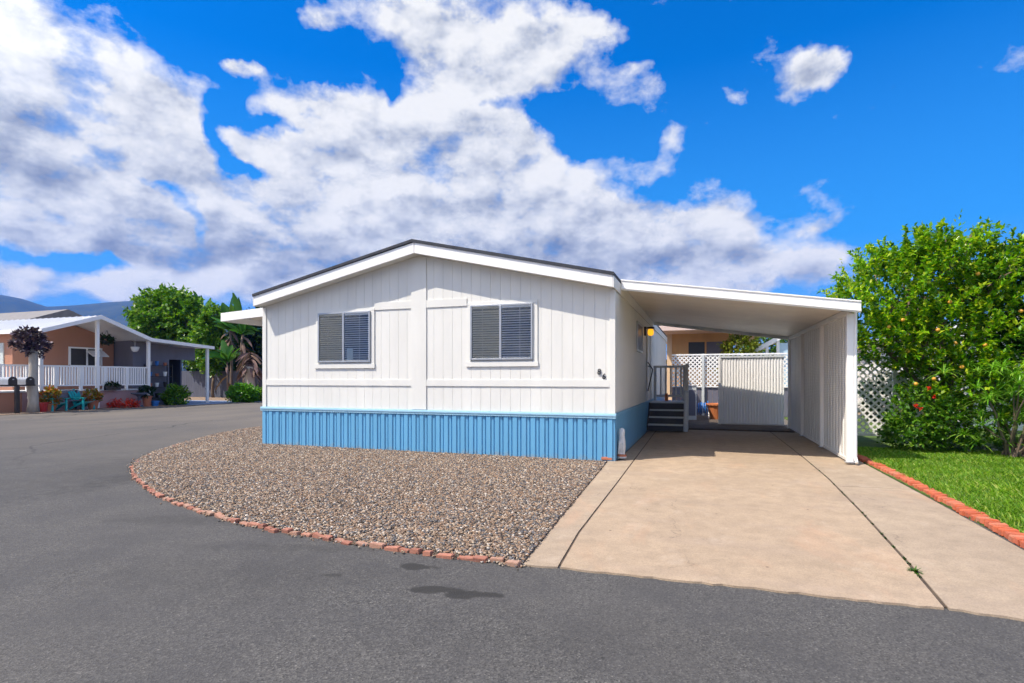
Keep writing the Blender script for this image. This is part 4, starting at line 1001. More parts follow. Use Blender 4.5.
def paddle_plant(lb, u0, Y0, tops, stems, trunk_r=.13, dead=0, group=None):
    base_ = at(u0, Y0, .02); t = thing('paddle_leaf_plant', lb, 'plant', base_); sp = []
    for (us, vs) in stems:
        X, z = PY(us, vs, Y0)
        b = MB(); limb(b, (base_[0] + (X - base_[0]) * .6, Y0, .02), (X, Y0, z), trunk_r, trunk_r * .7, 5, .03); b.build('trunk', M['bark'], t, smooth=True)
        for (ut, vt) in tops:
            if abs(ut - us) < 34:
                X1, z1 = PY(ut, vt, Y0 + random.uniform(-.6, .6)); sp.append(((X, Y0, z), (X1, Y0 + random.uniform(-.8, .8), z1), random.uniform(.2, .32), .08))
        for k in range(7):
            a = random.uniform(0, 6.28); l = random.uniform(1.0, 2.0); sp.append(((X, Y0, z), (X + math.cos(a) * l * .6, Y0 + math.sin(a) * l, z + random.uniform(.1, 1.3)), random.uniform(.18, .28), .12))
    V, Fq = paddles(sp); link('foliage', np_mesh('foliage', V, Fq), M['banana'], t)
    if dead:
        sp = []
        for (us, vs) in stems:
            X, z = PY(us, vs, Y0)
            for k in range(dead):
                a = random.uniform(0, 6.28); l = random.uniform(.5, 1.1); zz = z - random.uniform(0, 1.6); sp.append(((X, Y0, zz), (X + math.cos(a) * l, Y0 + math.sin(a) * l * .7, zz - random.uniform(.5, 1.2)), .12, .15))
        V, Fq = paddles(sp); link('dead_leaf', np_mesh('dead_leaf', V, Fq), M['deadleaf'], t)
paddle_plant('cluster of tall upright paddle leaves above the broadleaf tree', 196, 37.5, [(186, 290), (193, 294), (201, 296), (205, 303), (183, 296), (210, 312)], [(194, 322), (201, 326)])
paddle_plant('bird of paradise plant with brown hanging leaves beside the white home', 240, 33.0, [(231, 296), (225, 303), (240, 306), (234, 293), (247, 316), (222, 318), (250, 330)], [(230, 330), (243, 334)], .12, 9)
paddle_plant('slim trunked young paddle plant left of the bird of paradise', 229, 32.0, [(222, 340), (232, 345), (226, 352)], [(227, 362)], .07, 3)
# pale palm trunk
X, Y0 = at(250, 32.6)[:2]
t = thing('palm_stump', 'pale ringed palm trunk with shaggy brown skirt behind the green bush', 'palm', (X, Y0, .02))
MB().tube([(X + .05 * math.sin(i), Y0, .02 + i * .34) for i in range(8)], [.42, .38, .36, .37, .36, .38, .42, .5], 12).build('trunk', M['palebark'], t, smooth=True)
sp = []
for k in range(60):
    a = random.uniform(0, 6.28); z = random.uniform(1.9, 3.4); sp.append(((X, Y0, z), (X + math.cos(a) * .95, Y0 + math.sin(a) * .95, z - random.uniform(.5, 1.1)), .12, .15))
V, Fq = paddles(sp); link('dead_frond', np_mesh('dead_frond', V, Fq), M['deadleaf'], t)
# bushes at the street edge
def bush(lb, u0, v0, rx, rz, mat, n=260, L=.14, W=.05, cat='bush', nm='bush'):
    gx, gy = G(u0, v0) if v0 else (-27.95, -27.95 / ratio(u0)); t = thing(nm, lb, cat, (gx, gy, .02)); b = MB()
    for k in range(5): limb(b, (gx, gy, .02), (gx + random.gauss(0, rx * .4), gy + random.gauss(0, rx * .3), rz * .9), .025, .01, 3)
    b.build('stem', M['bark'], t); V, Fq = crown([(gx, gy, rz * .9, rx, rx, rz, 1)], n, 10, L, W, .25, minz=.03); link('foliage', np_mesh('foliage', V, Fq), mat, t); return t
bush('bright green rounded bush at the street edge left of the white home', 242, 402.5, .75, .55, leafmat('bright_bush_leaf', [(.04, .16, .01), (.10, .30, .015), (.18, .38, .02)], .35, .4), 420)
bush('small green bush beside the bright rounded bush, partly behind the awning corner', 256, 401.5, .6, .4, M['broad'], 260)
bush('low leafy plant in front of the peach house storage opening', 176, 0, .55, .5, M['broad'], 240)
gx, gy = G(258, 403)
sheet('bed_mulch', [(-28.5, 28.9), (-26.85, 28.9), (-26.7, 36), (-29.5, 36)], .05, M['terra'], .03)
# dark timber fence behind
fe = thing('timber_fence', 'dark grey board fence in shade behind the peach house drive', 'fence', (-32, 33.9, .02))
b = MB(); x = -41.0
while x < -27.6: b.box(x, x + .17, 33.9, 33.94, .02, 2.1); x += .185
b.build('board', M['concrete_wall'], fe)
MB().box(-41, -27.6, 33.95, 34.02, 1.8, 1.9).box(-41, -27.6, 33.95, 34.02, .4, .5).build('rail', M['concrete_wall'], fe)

def GF(u, X=-27.85): return (X, X / ratio(u))
bush('dark green hedge clump seen through the garden lattice', 902, 423.5, 1.2, .85, M['darkleaf'], 700, .12, .045, 'hedge', 'hedge')
# purple-leaved tree at the mailbox
X, Y0 = GF(33); 
pt_ = thing('purple_leaf_tree', 'stout pale trunk with a small dark purple crown beside the mailboxes', 'tree', (X, Y0, .02))
b = MB(); b.tube([(X, Y0, .02), (X + .03, Y0, .5), (X - .05, Y0, 1.1), (X + .03, Y0, 1.7), (X, Y0 + .02, 2.4), (X + .02, Y0, 3.1)], [.24, .19, .21, .17, .17, .12], 12)
for k in range(5): b.ball((X + random.gauss(0, .08), Y0 - .08, random.uniform(.6, 2.4)), .11, 6)
b.build('trunk', M['palebark'], pt_, smooth=True)
V, Fq = crown([(X - .1, Y0 - .1, 3.2, .46, .46, .4, 3), (X + .1, Y0 + .2, 2.85, .34, .34, .34, 1.5), (X, Y0 - .45, 2.95, .25, .25, .3, 1)], 150, 9, .16, .07, .2, shell=.2); link('crown', np_mesh('crown', V, Fq), M['purple'], pt_)
# mailboxes
mbt = []
def mailbox(x, y, z, lb):
    t = thing('mailbox', lb, 'mailbox', (x, y, z), group='mailboxes on the shared post')
    prof = [(-.11, 0), (.11, 0), (.11, .13)] + [(.11 * math.cos(a), .13 + .11 * math.sin(a)) for a in np.linspace(.2, math.pi - .2, 8)] + [(-.11, .13)]
    MB().prism([(y + a * 1.35, z + b_ * 1.35) for a, b_ in prof], 'x', x - .62, x).build('body', M['silver'], t)
    MB().prism([(y + a * 1.45, z - .01 + b_ * 1.45) for a, b_ in prof], 'x', x, x + .04).build('door', M['black'], t)
    MB().box(x + .04, x + .06, y - .03, y + .03, z + .2, z + .24).build('latch', M['silver'], t)
gx, gy = GF(17, -27.5)
po = thing('mailbox_post', 'black post with crossbar carrying two mailboxes', 'post', (gx, gy, .02))
MB().box(gx - .07, gx + .07, gy - .07, gy + .07, .02, 1.18).build('upright', M['black'], po, bevel=.008)
MB().box(gx - .06, gx + .06, gy - .62, gy + .66, 1.181, 1.24).build('crossbar', M['black'], po, bevel=.005)
mailbox(gx + .1, gy - .22, 1.242, 'dark fronted mailbox on the left of the shared post'); mailbox(gx + .1, gy + .42, 1.242, 'dark fronted mailbox on the right of the shared post, nearer the trunk')

# adirondack chairs, bench, pots on the neighbour's frontage (facing the street, +X)
def chair(x, y, lb):
    t = thing('garden_chair', lb, 'chair', (0, 0, 0), group='teal garden chairs'); 
    for s in (-.29, .29):
        MB().box(.28, .36, s - .03, s + .03, 0, .55).build('leg', M['teal'], t)
        MB().bar((-.42, s, .03), (.3, s, .38), .03, .09).build('leg', M['teal'], t)
        MB().box(-.36, .42, s - .07, s + .07, .55, .58).build('armrest', M['teal'], t)
    b = MB()
    for k in range(5): b.box(.3 - k * .1, .39 - k * .1, -.27, .27, .36 - k * .035, .38 - k * .035)
    b.build('seat', M['teal'], t)
    b = MB()
    for k in range(5): yy = -.24 + k * .12; b.bar((-.16, yy, .2), (-.48, yy, .98 - abs(yy) * .5), .02, .1, up=(0, 1, 0))
    b.build('backrest', M['teal'], t); t.location = (x, y, .02); t.rotation_euler.z = R(random.uniform(-12, 12)); t['_o'] = (0, 0, 0); return t
gx, gy = GF(56); chair(gx - .1, gy, 'teal slatted garden chair left of the bench, beside the flower bush')
gx, gy = GF(84); chair(gx - .1, gy, 'teal slatted garden chair right of the bench, beside the red flower pot')
gx, gy = GF(70, -27.75)
bn = thing('garden_bench', 'blue grey bench against the mauve porch skirt between two teal chairs', 'bench', (gx - .4, gy, .02))
MB().box(gx - .6, gx - .2, gy - .75, gy + .75, .44, .48).build('seat', M['greywall'], bn); MB().box(gx - .66, gx - .62, gy - .75, gy + .75, .6, .75).box(gx - .66, gx - .62, gy - .75, gy + .75, .8, .95).build('backrest', M['greywall'], bn)
for s in (-.65, .65):
    MB().box(gx - .66, gx - .6, gy + s - .03, gy + s + .03, .02, .95).build('leg', M['black'], bn); MB().box(gx - .26, gx - .2, gy + s - .03, gy + s + .03, .02, .44).build('leg', M['black'], bn)
def potted(u0, v0, r, h, mat, leaf, ph, lb, nm='potted_plant', n=70, L=.13, pr=None):
    gx, gy = GF(u0); t = thing(nm, lb, 'plant pot', (gx, gy, .02))
    MB().lathe([(r * .7, 0), (r, h * .85), (r * 1.1, h * .86), (r * 1.1, h), (r * .9, h), (r * .85, h * .9)], (gx, gy, .02), 14).build('pot', mat, t, smooth=False)
    if leaf: V, Fq = crown([(gx, gy, h + ph * .55, pr or r * 1.3, pr or r * 1.3, ph * .6, 1)], n, 9, L, L * .35, .15, minz=h * .9); link('foliage', np_mesh('foliage', V, Fq), leaf, t)
potted(42, 408.5, .24, .42, M['redpot'], None, 0, 'red glazed pot beside the purple tree trunk')
potted(50, 408, .26, .35, M['terra'], M['mixflower'], .6, 'bushy yellow and red flowering plant in a clay pot left of the teal chairs', n=90, pr=.3)
potted(93, 409, .24, .42, M['terra'], M['mixflower'], .35, 'terracotta pot of flowers at the foot of the porch post', n=70)
potted(147, 406, .22, .55, M['terra'], M['darkleaf'], .4, 'dark clay pot with shaded foliage beside the pedestal table')
potted(155, 405.5, .2, .28, M['bluep'], None, 0, 'round blue bucket in front of the storage shelf')
bush('low red flowering ground plant along the mauve porch skirt', 124, 0, .55, .16, M['redflower'], 120, .09, .03, 'flowers', 'flower_bed')
gx, gy = GF(139)
b = thing('pedestal_table', 'dark pedestal bird bath standing before the porch', 'bird bath', (gx, gy, .02))
MB().lathe([(.22, 0), (.22, .05), (.08, .12), (.07, .5), (.12, .58)], (gx, gy, .02), 14).build('pedestal', M['concrete_wall'], b, smooth=True)
MB().lathe([(.1, 0), (.36, .1), (.38, .16), (.34, .16), (.1, .08)], (gx, gy, .6), 18).build('basin', M['concrete_wall'], b, smooth=True)
# hanging basket, rail planter
Y_, Z_ = PX(107, 341, -29.0)
b = thing('hanging_basket', 'dark hanging basket under the porch gable beside the front post', 'basket', (-29, Y_, Z_))
MB().lathe([(.08, -.2), (.25, -.05), (.28, .02)], (-29, Y_, Z_), 12).build('bowl', M['black'], b)
for a in (0, 2.1, 4.2): MB().tube([(-29 + .25 * math.cos(a), Y_ + .25 * math.sin(a), Z_), (-29, Y_, Z_ + .55)], .008, 5).build('chain', M['black'], b)
V, Fq = crown([(-29, Y_, Z_ + .05, .3, .3, .2, 1)], 60, 8, .12, .04, .12); link('foliage', np_mesh('foliage', V, Fq), M['darkleaf'], b)
Y_, Z_ = PX(112, 388, PXF + .12)
b = thing('rail_planter', 'dark planter box fixed low on the white porch railing', 'planter', (PXF + .15, Y_, Z_)); MB().box(PXF + .06, PXF + .24, Y_ - .38, Y_ + .38, Z_ - .1, Z_ + .12).build('box', M['black'], b, bevel=.01)
V, Fq = crown([(PXF + .15, Y_, Z_ + .14, .12, .36, .1, 1)], 50, 7, .1, .03, .08); link('foliage', np_mesh('foliage', V, Fq), M['darkleaf'], b)
# storage shelf with pots and bicycle in the opening
b = thing('storage_shelf', 'black wire shelf crowded with small pots against the grey storage wall', 'shelf', (-29.2, 23.4, .02))
for yy in (22.7, 24.1):
    for xx in (-29.45, -29.05): MB().box(xx - .02, xx + .02, yy - .02, yy + .02, .02, 2.3).build('leg', M['black'], b)
for z in (.4, 1.0, 1.6, 2.2): MB().box(-29.47, -29.03, 22.68, 24.12, z, z + .03).build('shelf', M['black'], b)
k = 0
kinds_ = [('white', 'white'), ('bluep', 'blue'), ('black', 'black'), ('terra', 'clay'), ('silver', 'grey')]
shn = ('lowest', 'second', 'third', 'top')
for si, z in enumerate((.43, 1.03, 1.63, 2.23)):
    for pi, yy in enumerate((22.9, 23.3, 23.8)):
        mk, cn = kinds_[(si * 3 + pi * 2) % 5]; hh = random.uniform(.15, .32)
        o = MB().lathe([(.07, 0), (.10, hh * .9), (.11, hh), (.08, hh)], (-29.25, yy, z), 12).build('small_pot', M[mk], loc=(-29.25, yy, z))
        tag(o, '%s little pot on the %s shelf of the black rack, %s' % (cn, shn[si], ('at its left end', 'in its middle', 'at its right end')[pi]), 'pot', 'pots on the storage shelf')
# bicycle
def bicycle(x, y, rz, lb):
    t = thing('bicycle', lb, 'bicycle', (0, 0, 0)); 
    for s in (-.52, .52):
        MB().tube([(s + .33 * math.cos(a), 0, .35 + .33 * math.sin(a)) for a in np.linspace(0, 2 * math.pi, 24)], .02, 6, False).build('wheel', M['black'], t)
        b = MB()
        for a in np.linspace(0, math.pi, 7)[:-1]: b.bar((s + .32 * math.cos(a), 0, .35 + .32 * math.sin(a)), (s - .32 * math.cos(a), 0, .35 - .32 * math.sin(a)), .005, .005)
        b.build('spokes', M['silver'], t)
    MB().tube([(-.52, 0, .35), (-.1, 0, .3), (.38, 0, .72), (-.2, 0, .78), (-.1, 0, .3)], .018, 7).tube([(-.52, 0, .35), (-.2, 0, .75)], .012, 6).tube([(.52, 0, .35), (.36, 0, .9)], .018, 6).build('frame', M['silver'], t)
    MB().tube([(.36, -.28, 1.0), (.36, 0, .93), (.36, .28, 1.0)], .014, 6).build('handlebar', M['silver'], t); MB().box(-.34, -.1, -.07, .07, .86, .91).build('saddle', M['black'], t, bevel=.02)
    t.location = (x, y, .03); t.rotation_euler.z = rz; t['_o'] = (0, 0, 0)
bicycle(-31.0, 25.2, R(75), 'silver framed bicycle parked in the dark storage opening')
bicycle(-30.4, 24.9, R(100), 'nearer bicycle leaning in the storage opening by the low leafy plant')

# small tree behind panel
tree('small_yellow_tree', 'yellow green bushy tree beside the tan house beyond the fence', (ratio(741) * 27.5, 27.5, .03), [(ratio(741) * 27.5, 27.5, 2.7, .75, .7, .75, 3), (ratio(737) * 27.5, 27.5, 1.7, .8, .7, .7, 1)],
     leafmat('yellow_green_leaf', [(.08, .12, .01), (.2, .25, .02), (.34, .36, .05)], .3), M['bark'], 420, 10, .13, .045, .3, .07, 1.0)
tree('far_tree', 'small round green tree top beyond the white patio frame', (ratio(765) * 44, 44, .03), [(ratio(765) * 44, 44, 4.0, 1.3, 1.2, 1.0, 3)], M['broad'], M['bark'], 300, 10, .2, .07, .4, .12, 2.4)

# row of greenery closing the view behind the plots
spots = [(-22, 52, 5.5), (-15, 50, 4.8), (-8, 54, 5.0), (0, 52, 4.4), (9, 56, 4.6), (18, 50, 5.0), (26, 44, 5.4), (22, 30, 5.0), (30, 24, 5.5), (-44, 44, 5.6), (-52, 38, 5.4), (-58, 10, 5.2)]
bt = None
for i, (x, y, h) in enumerate(spots):
    if bt is None:
        bt = tree('background_tree', 'x', (x, y, 0), [(x, y, h * .62, 2.6, 2.6, h * .34, 3), (x + 1.2, y, h * .5, 2.0, 2.0, h * .3, 1)], M['darkleaf'], M['bark'], 900, 9, .34, .12, .6, .2, 1.5); o = bt
    else:
        o = copy_tree(bt); o.location = (x, y, 0); o.rotation_euler.z = i * 1.3; o.scale = (1, 1, h / 5.5)
    tag(o, 'dark rounded tree closing the view behind the plots', 'tree', 'trees behind the plots')

# ------------------------------------------------------------------ HILLS
def hills():
    prof = [(-400, 300), (-200, 292), (-60, 290), (0, 295), (22, 299), (47, 307), (75, 305.5), (110, 302.5), (140, 300.5), (175, 303), (215, 307), (262, 314), (330, 322), (420, 335), (520, 350), (640, 362), (760, 369), (1000, 371), (1300, 372)]
    us = np.linspace(-400, 1300, 260); vs = np.interp(us, [p[0] for p in prof], [p[1] for p in prof])
    rng = np.random.default_rng(3); V = []; NR = 26
    for j in range(NR):
        t = j / (NR - 1)
        for i, (u, v) in enumerate(zip(us, vs)):
            fwd = 1500 + 1100 * t; h = (CV - v) / F * 2600
            lat = (u - CU) / F * fwd
            k = math.sin(t * math.pi / 2) ** 1.3
            rid = .05 * math.sin(i * .31 + t * 3) + .035 * math.sin(i * .83 + 1.7 * t * 4) + .02 * math.sin(i * 1.9 - t * 9)
            z = h * (.985 * k + rid * math.sin(t * math.pi) * (1 - k)) - 2 if t < 1 else h * (1 + .006 * math.sin(i * 1.3) + .005 * math.sin(i * 2.9))
            V.append((lat * CT - fwd * ST, lat * ST + fwd * CT, max(z, -2) if t > 0 else -3))
    n = len(us)
    for i in range(n):   # far side
        x, y, z = V[(NR - 1) * n + i]; V.append((x * 1.3, y * 1.3, -3))
    Fq = [(j * n + i, j * n + i + 1, (j + 1) * n + i + 1, (j + 1) * n + i) for j in range(NR) for i in range(n - 1)]
    o = link('hills', np_mesh('hills', V, Fq, smooth=True), M['hill'], loc=(0, 2000, 0)); o['kind'] = 'structure'
hills()

# haze: even pale air round everything
HZ = True
if HZ:
    hm = bpy.data.materials.new('haze_air'); hm.use_nodes = True; ns = hm.node_tree.nodes; ns.clear()
    out = ns.new('ShaderNodeOutputMaterial'); pv = ns.new('ShaderNodeVolumePrincipled'); pv.inputs['Color'].default_value = (.03, .27, 1.0, 1); pv.inputs['Density'].default_value = .00015
    pv.inputs['Anisotropy'].default_value = .1
    hm.node_tree.links.new(pv.outputs[0], out.inputs['Volume'])
    o = MB().box(-3600, 3600, -3600, 3650, -4.5, 420).build('haze', hm); o['kind'] = 'stuff'; o['label'] = 'thin bluish haze over the whole valley'; o['category'] = 'haze'

# ------------------------------------------------------------------ SKY, SUN
sun_dir = Vector((-.33, -.30, .65)).normalized()         # towards the sun
elev = math.asin(sun_dir.z); azim = math.atan2(sun_dir.x, sun_dir.y)
W = bpy.data.worlds.new('World'); scene.world = W; W.use_nodes = True
nt = W.node_tree; ns, ls = nt.nodes, nt.links; ns.clear()
out = ns.new('ShaderNodeOutputWorld'); bg = ns.new('ShaderNodeBackground'); ls.new(bg.outputs[0], out.inputs[0]); bg.inputs[1].default_value = .15
sky = ns.new('ShaderNodeTexSky'); sky.sky_type = 'NISHITA'; sky.sun_disc = False; sky.sun_elevation = elev; sky.sun_rotation = azim
sky.air_density = 1.0; sky.dust_density = .3; sky.ozone_density = 3.0; sky.altitude = 300
hs = ns.new('ShaderNodeHueSaturation'); hs.inputs['Saturation'].default_value = 1.62; hs.inputs['Value'].default_value = .60; hs.inputs['Hue'].default_value = .493; ls.new(sky.outputs[0], hs.inputs['Color'])
def pxdir(u, v):   # azimuth / elevation of a survey direction
    k = (u - CU) / F; h = (CV - v) / F; x = k * CT - ST; y = k * ST + CT
    return math.atan2(x, y), math.atan2(h, math.hypot(x, y))
# (u, v, ru, rv, weight) cloud masses, given as directions
blobs = [(245, 62, 34, 16, .6), (820, 68, 30, 20, .4), (40, 40, 120, 70, 1.0), (30, 120, 130, 75, 1.0), (130, 120, 85, 65, .9), (180, 160, 50, 40, .6), (60, 225, 130, 42, 1.0), (150, 215, 60, 38, .7),
         (20, 280, 45, 22, .8), (110, 290, 40, 15, .7), (180, 270, 60, 30, .8),
         (450, 30, 80, 60, 1.0), (550, 50, 62, 50, 1.0), (460, 120, 90, 75, 1.0), (330, 120, 70, 50, .9), (390, 165, 90, 60, .9), (290, 175, 80, 50, .8), (400, 230, 190, 70, 1.1),
         (290, 250, 110, 50, 1.0), (520, 180, 75, 60, 1.0), (560, 230, 110, 60, 1.0), (640, 250, 90, 50, 1.0), (720, 225, 55, 32, .8), (740, 270, 90, 32, .8), (660, 285, 120, 30, .8),
         (245, 65, 32, 16, .8), (318, 22, 32, 20, .8), (655, 90, 42, 34, .5), (668, 150, 16, 20, .5), (730, 92, 14, 10, .6), (808, 75, 46, 26, 1.0), (838, 55, 18, 14, .5), (808, 226, 22, 10, .6), (820, 275, 36, 18, .7),
         (600, 20, 30, 18, .6), (240, 135, 26, 18, .5), (640, 60, 14, 10, .4), (660, 10, 10, 8, .3)]
holes = [(238, 100, 15, 20, 1.1), (215, 95, 20, 8, .5), (207, 128, 17, 26, 1.0), (224, 155, 19, 26, 1.05), (238, 176, 26, 11, .8), (174, 184, 20, 13, .8), (190, 205, 19, 20, .95), (206, 232, 13, 24, .95), (140, 172, 18, 6, .5), (285, 128, 22, 12, .9), (405, 162, 16, 30, .62), (262, 178, 22, 9, .6), (155, 180, 20, 10, .6), (392, 88, 8, 22, .6), (470, 100, 26, 14, .35), (345, 190, 40, 10, .35), (90, 215, 40, 9, .3), (560, 175, 26, 12, .5), (500, 100, 22, 12, .5), (295, 45, 40, 20, .5), (255, 130, 26, 16, .6), (412, 160, 13, 16, .55), (60, 258, 75, 9, .6), (120, 262, 60, 9, .6), (545, 110, 38, 16, .8), (330, 65, 70, 22, .6), (240, 15, 60, 50, .9), (640, 190, 60, 18, .5), (180, 20, 30, 50, .4), (575, 125, 30, 40, .6)]
gN = bpy.data.node_groups.new('cloud_density', 'ShaderNodeTree')
gN.interface.new_socket('Vector', in_out='INPUT', socket_type='NodeSocketVector'); gN.interface.new_socket('Density', in_out='OUTPUT', socket_type='NodeSocketFloat')
gn, gl = gN.nodes, gN.links; gi = gn.new('NodeGroupInput'); go = gn.new('NodeGroupOutput')
def gm(op, a, b=None):
    m = gn.new('ShaderNodeMath'); m.operation = op
    for i, x in enumerate((a, b)):
        if x is None: continue
        if hasattr(x, 'is_linked'): gl.new(x, m.inputs[i])
        else: m.inputs[i].default_value = x
    return m.outputs[0]
def gv(op, a, b=None, sc=None):
    m = gn.new('ShaderNodeVectorMath'); m.operation = op
    for i, x in enumerate((a, b)):
        if x is None: continue
        if hasattr(x, 'is_linked'): gl.new(x, m.inputs[i])
        else: m.inputs[i].default_value = x
    if sc is not None: m.inputs['Scale'].default_value = sc
    return m
wn = gn.new('ShaderNodeTexNoise'); wn.inputs['Scale'].default_value = 5.5; wn.inputs['Detail'].default_value = 5; wn.inputs['Roughness'].default_value = .6; gl.new(gi.outputs[0], wn.inputs['Vector'])
wsub = gv('SUBTRACT', wn.outputs['Color'], (.5, .5, .5)); wsc = gv('SCALE', wsub.outputs[0], None, .13); warped = gv('ADD', gi.outputs[0], wsc.outputs[0]).outputs[0]
acc = None
for sign, lst in ((1, blobs), (-1, holes)):
    for (u, v, ru, rv_, w) in lst:
        a0, e0 = pxdir(u, v); a1, _ = pxdir(u + ru, v); _, e1 = pxdir(u, v - rv_)
        ra, re = abs(a1 - a0), abs(e1 - e0)
        d = gv('SUBTRACT', warped, (a0, e0, 0)); d = gv('MULTIPLY', d.outputs[0], (1 / ra, 1 / re, 0)); q = gv('DOT_PRODUCT', d.outputs[0], d.outputs[0]).outputs['Value']
        g_ = gm('MULTIPLY', gm('EXPONENT', gm('MULTIPLY', q, -1.1)), sign * w)
        acc = g_ if acc is None else gm('ADD', acc, g_)
acc = gm('MINIMUM', acc, 1.02)
# cloud cover added out of view, kept dense to fill the shade
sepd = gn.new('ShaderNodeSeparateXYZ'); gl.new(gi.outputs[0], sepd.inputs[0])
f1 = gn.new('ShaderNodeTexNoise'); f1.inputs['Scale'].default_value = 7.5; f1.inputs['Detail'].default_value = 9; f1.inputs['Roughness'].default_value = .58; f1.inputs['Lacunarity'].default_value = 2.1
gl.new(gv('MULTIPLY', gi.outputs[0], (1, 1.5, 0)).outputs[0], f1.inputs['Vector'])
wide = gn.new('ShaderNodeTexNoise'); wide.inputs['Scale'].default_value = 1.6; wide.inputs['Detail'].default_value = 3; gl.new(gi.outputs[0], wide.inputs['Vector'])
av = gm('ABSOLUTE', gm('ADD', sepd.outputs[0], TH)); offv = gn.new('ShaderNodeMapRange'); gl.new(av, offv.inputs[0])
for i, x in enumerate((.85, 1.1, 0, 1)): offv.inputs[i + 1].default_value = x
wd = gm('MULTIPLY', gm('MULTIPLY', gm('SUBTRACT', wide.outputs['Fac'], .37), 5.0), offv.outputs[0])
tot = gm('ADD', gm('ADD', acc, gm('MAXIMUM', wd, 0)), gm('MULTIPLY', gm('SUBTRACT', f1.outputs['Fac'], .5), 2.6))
gl.new(tot, go.inputs[0])
gN.interface.new_socket('Detail', in_out='OUTPUT', socket_type='NodeSocketFloat'); gl.new(f1.outputs['Fac'], go.inputs[1])
gN.interface.new_socket('Shade', in_out='OUTPUT', socket_type='NodeSocketFloat')
gN.interface.new_socket('Mass', in_out='OUTPUT', socket_type='NodeSocketFloat'); gl.new(acc, go.inputs[3])
shd = None   # flat grey undersides of the cloud masses
for (u, v, ru, rv_, w) in [(50, 168, 110, 24, .9), (165, 150, 40, 26, .5), (110, 252, 90, 16, .9), (30, 225, 50, 12, .4), (345, 150, 60, 14, .35), (300, 235, 90, 16, .5), (350, 262, 130, 14, .8), (250, 258, 60, 16, .6), (460, 160, 60, 22, .35), (480, 215, 70, 16, .45),
                          (540, 262, 110, 20, .8), (690, 262, 70, 14, .75), (640, 225, 50, 12, .4), (575, 70, 40, 16, .35), (480, 60, 40, 16, .25), (420, 205, 60, 12, .4), (20, 130, 50, 14, .3)]:
    a0, e0 = pxdir(u, v); a1, _ = pxdir(u + ru, v); _, e1 = pxdir(u, v - rv_)
    d = gv('SUBTRACT', warped, (a0, e0, 0)); d = gv('MULTIPLY', d.outputs[0], (1 / abs(a1 - a0), 1 / abs(e1 - e0), 0)); q = gv('DOT_PRODUCT', d.outputs[0], d.outputs[0]).outputs['Value']
    g_ = gm('MULTIPLY', gm('EXPONENT', gm('MULTIPLY', q, -1.0)), w); shd = g_ if shd is None else gm('ADD', shd, g_)
gl.new(shd, go.inputs[2])
tc = ns.new('ShaderNodeTexCoord'); sep = ns.new('ShaderNodeSeparateXYZ'); ls.new(tc.outputs['Generated'], sep.inputs[0])
def wm_(op, a, b=None):
    m = ns.new('ShaderNodeMath'); m.operation = op
    for i, x in enumerate((a, b)):
        if x is None: continue
        if hasattr(x, 'is_linked'): ls.new(x, m.inputs[i])
        else: m.inputs[i].default_value = x
    return m.outputs[0]
azn = wm_('ARCTAN2', sep.outputs[0], sep.outputs[1]); eln = wm_('ARCSINE', sep.outputs[2])
cmb = ns.new('ShaderNodeCombineXYZ'); ls.new(azn, cmb.inputs[0]); ls.new(eln, cmb.inputs[1])
def dens(off):
    a = ns.new('ShaderNodeVectorMath'); a.operation = 'ADD'; ls.new(cmb.outputs[0], a.inputs[0]); a.inputs[1].default_value = off
    g = ns.new('ShaderNodeGroup'); g.node_tree = gN; ls.new(a.outputs[0], g.inputs[0]); return g.outputs
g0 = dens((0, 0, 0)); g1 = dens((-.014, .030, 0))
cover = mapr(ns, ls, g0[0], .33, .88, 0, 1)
br = wm_('MULTIPLY', wm_('SUBTRACT', g0[1], g1[1]), 2.3)                       # sunlit side of each billow
br = wm_('ADD', br, wm_('MULTIPLY', wm_('SUBTRACT', g0[1], .5), .35))
bn0 = noise(ns, ls, scaled(ns, ls, cmb.outputs[0], (1, 1.6, 0)), 4.5, 5, .55, .3)
sh_ = ns.new('ShaderNodeVectorMath'); sh_.operation = 'ADD'; ls.new(cmb.outputs[0], sh_.inputs[0]); sh_.inputs[1].default_value = (-.02, .05, 0)
bn1 = noise(ns, ls, scaled(ns, ls, sh_.outputs[0], (1, 1.6, 0)), 4.5, 5, .55, .3)
br = wm_('ADD', br, wm_('MULTIPLY', wm_('SUBTRACT', bn0, bn1), .75))
br = wm_('ADD', br, mapr(ns, ls, g0[3], .2, 1.1, .88, .82))
br = wm_('SUBTRACT', br, wm_('MULTIPLY', wm_('MINIMUM', g0[2], 1.1), .55))
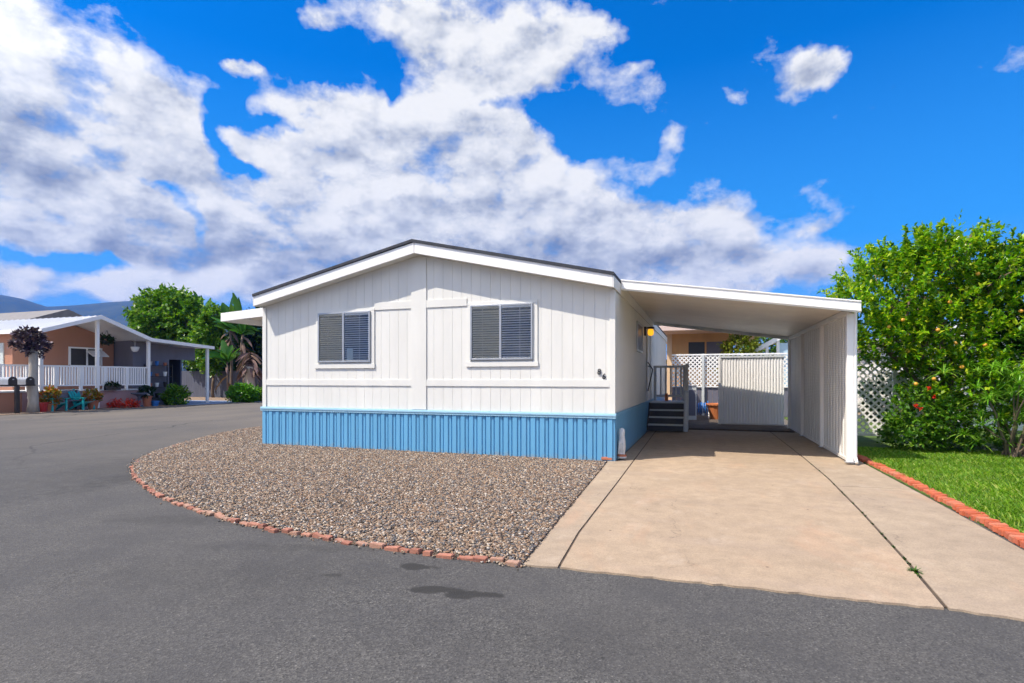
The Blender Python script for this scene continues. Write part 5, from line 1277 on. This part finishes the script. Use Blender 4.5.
cr = ramp(ns, [(0, (.26, .30, .40)), (.22, (.38, .42, .52)), (.45, (.54, .58, .66)), (.72, (.79, .81, .85)), (1.0, (1.0, .995, .98))]); ls.new(br, cr.inputs[0])
sdn = ns.new('ShaderNodeVectorMath'); sdn.operation = 'DOT_PRODUCT'; ls.new(tc.outputs['Generated'], sdn.inputs[0]); sdn.inputs[1].default_value = sun_dir
cloud_fill = mapr(ns, ls, sdn.outputs['Value'], .42, .9, 3.35, 7.6)    # unseen clouds near the sun boosted to lift shaded areas
csv = ns.new('ShaderNodeVectorMath'); csv.operation = 'SCALE'; ls.new(cr.outputs[0], csv.inputs[0]); ls.new(cloud_fill, csv.inputs['Scale']); csc = csv.outputs[0]
hsb = mixc(ns, ls, 1.0, hs.outputs[0], (1.25, .86, 1.22), 'MULTIPLY')
hsb = mixc(ns, ls, mapr(ns, ls, eln, .0, .50, .85, 0), hsb, (.34, 1.42, 2.9))
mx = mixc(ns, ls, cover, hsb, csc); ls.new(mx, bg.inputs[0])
W.cycles.sampling_method = 'MANUAL'; W.cycles.sample_map_resolution = 512

sl = bpy.data.lights.new('sun', 'SUN'); sl.energy = 3.3; sl.angle = R(.5); sl.color = (1, .91, .795)
so = bpy.data.objects.new('sun', sl); COL.objects.link(so); so.rotation_euler = (-sun_dir).to_track_quat('-Z', 'Y').to_euler()

# ------------------------------------------------------------------ CAMERA
cam = bpy.data.cameras.new('camera'); cam.lens = F / 1024 * 36; cam.sensor_width = 36; cam.shift_y = (CV - 341.5) / 1024; cam.clip_start = .05; cam.clip_end = 12000
co = bpy.data.objects.new('camera', cam); COL.objects.link(co); co.location = (0, 0, CAMH); co.rotation_euler = (R(90), 0, TH); scene.camera = co
vs_ = scene.view_settings; vs_.view_transform = 'Standard'; vs_.look = 'None'; vs_.gamma = 1; vs_.exposure = 1.0; vs_.use_curve_mapping = False
scene.cycles.use_denoising = True; scene.cycles.max_bounces = 8; scene.cycles.transparent_max_bounces = 12
scene.cycles.volume_bounces = 0; scene.cycles.use_light_tree = False
for o in bpy.data.objects:
    if '_o' in o: del o['_o']
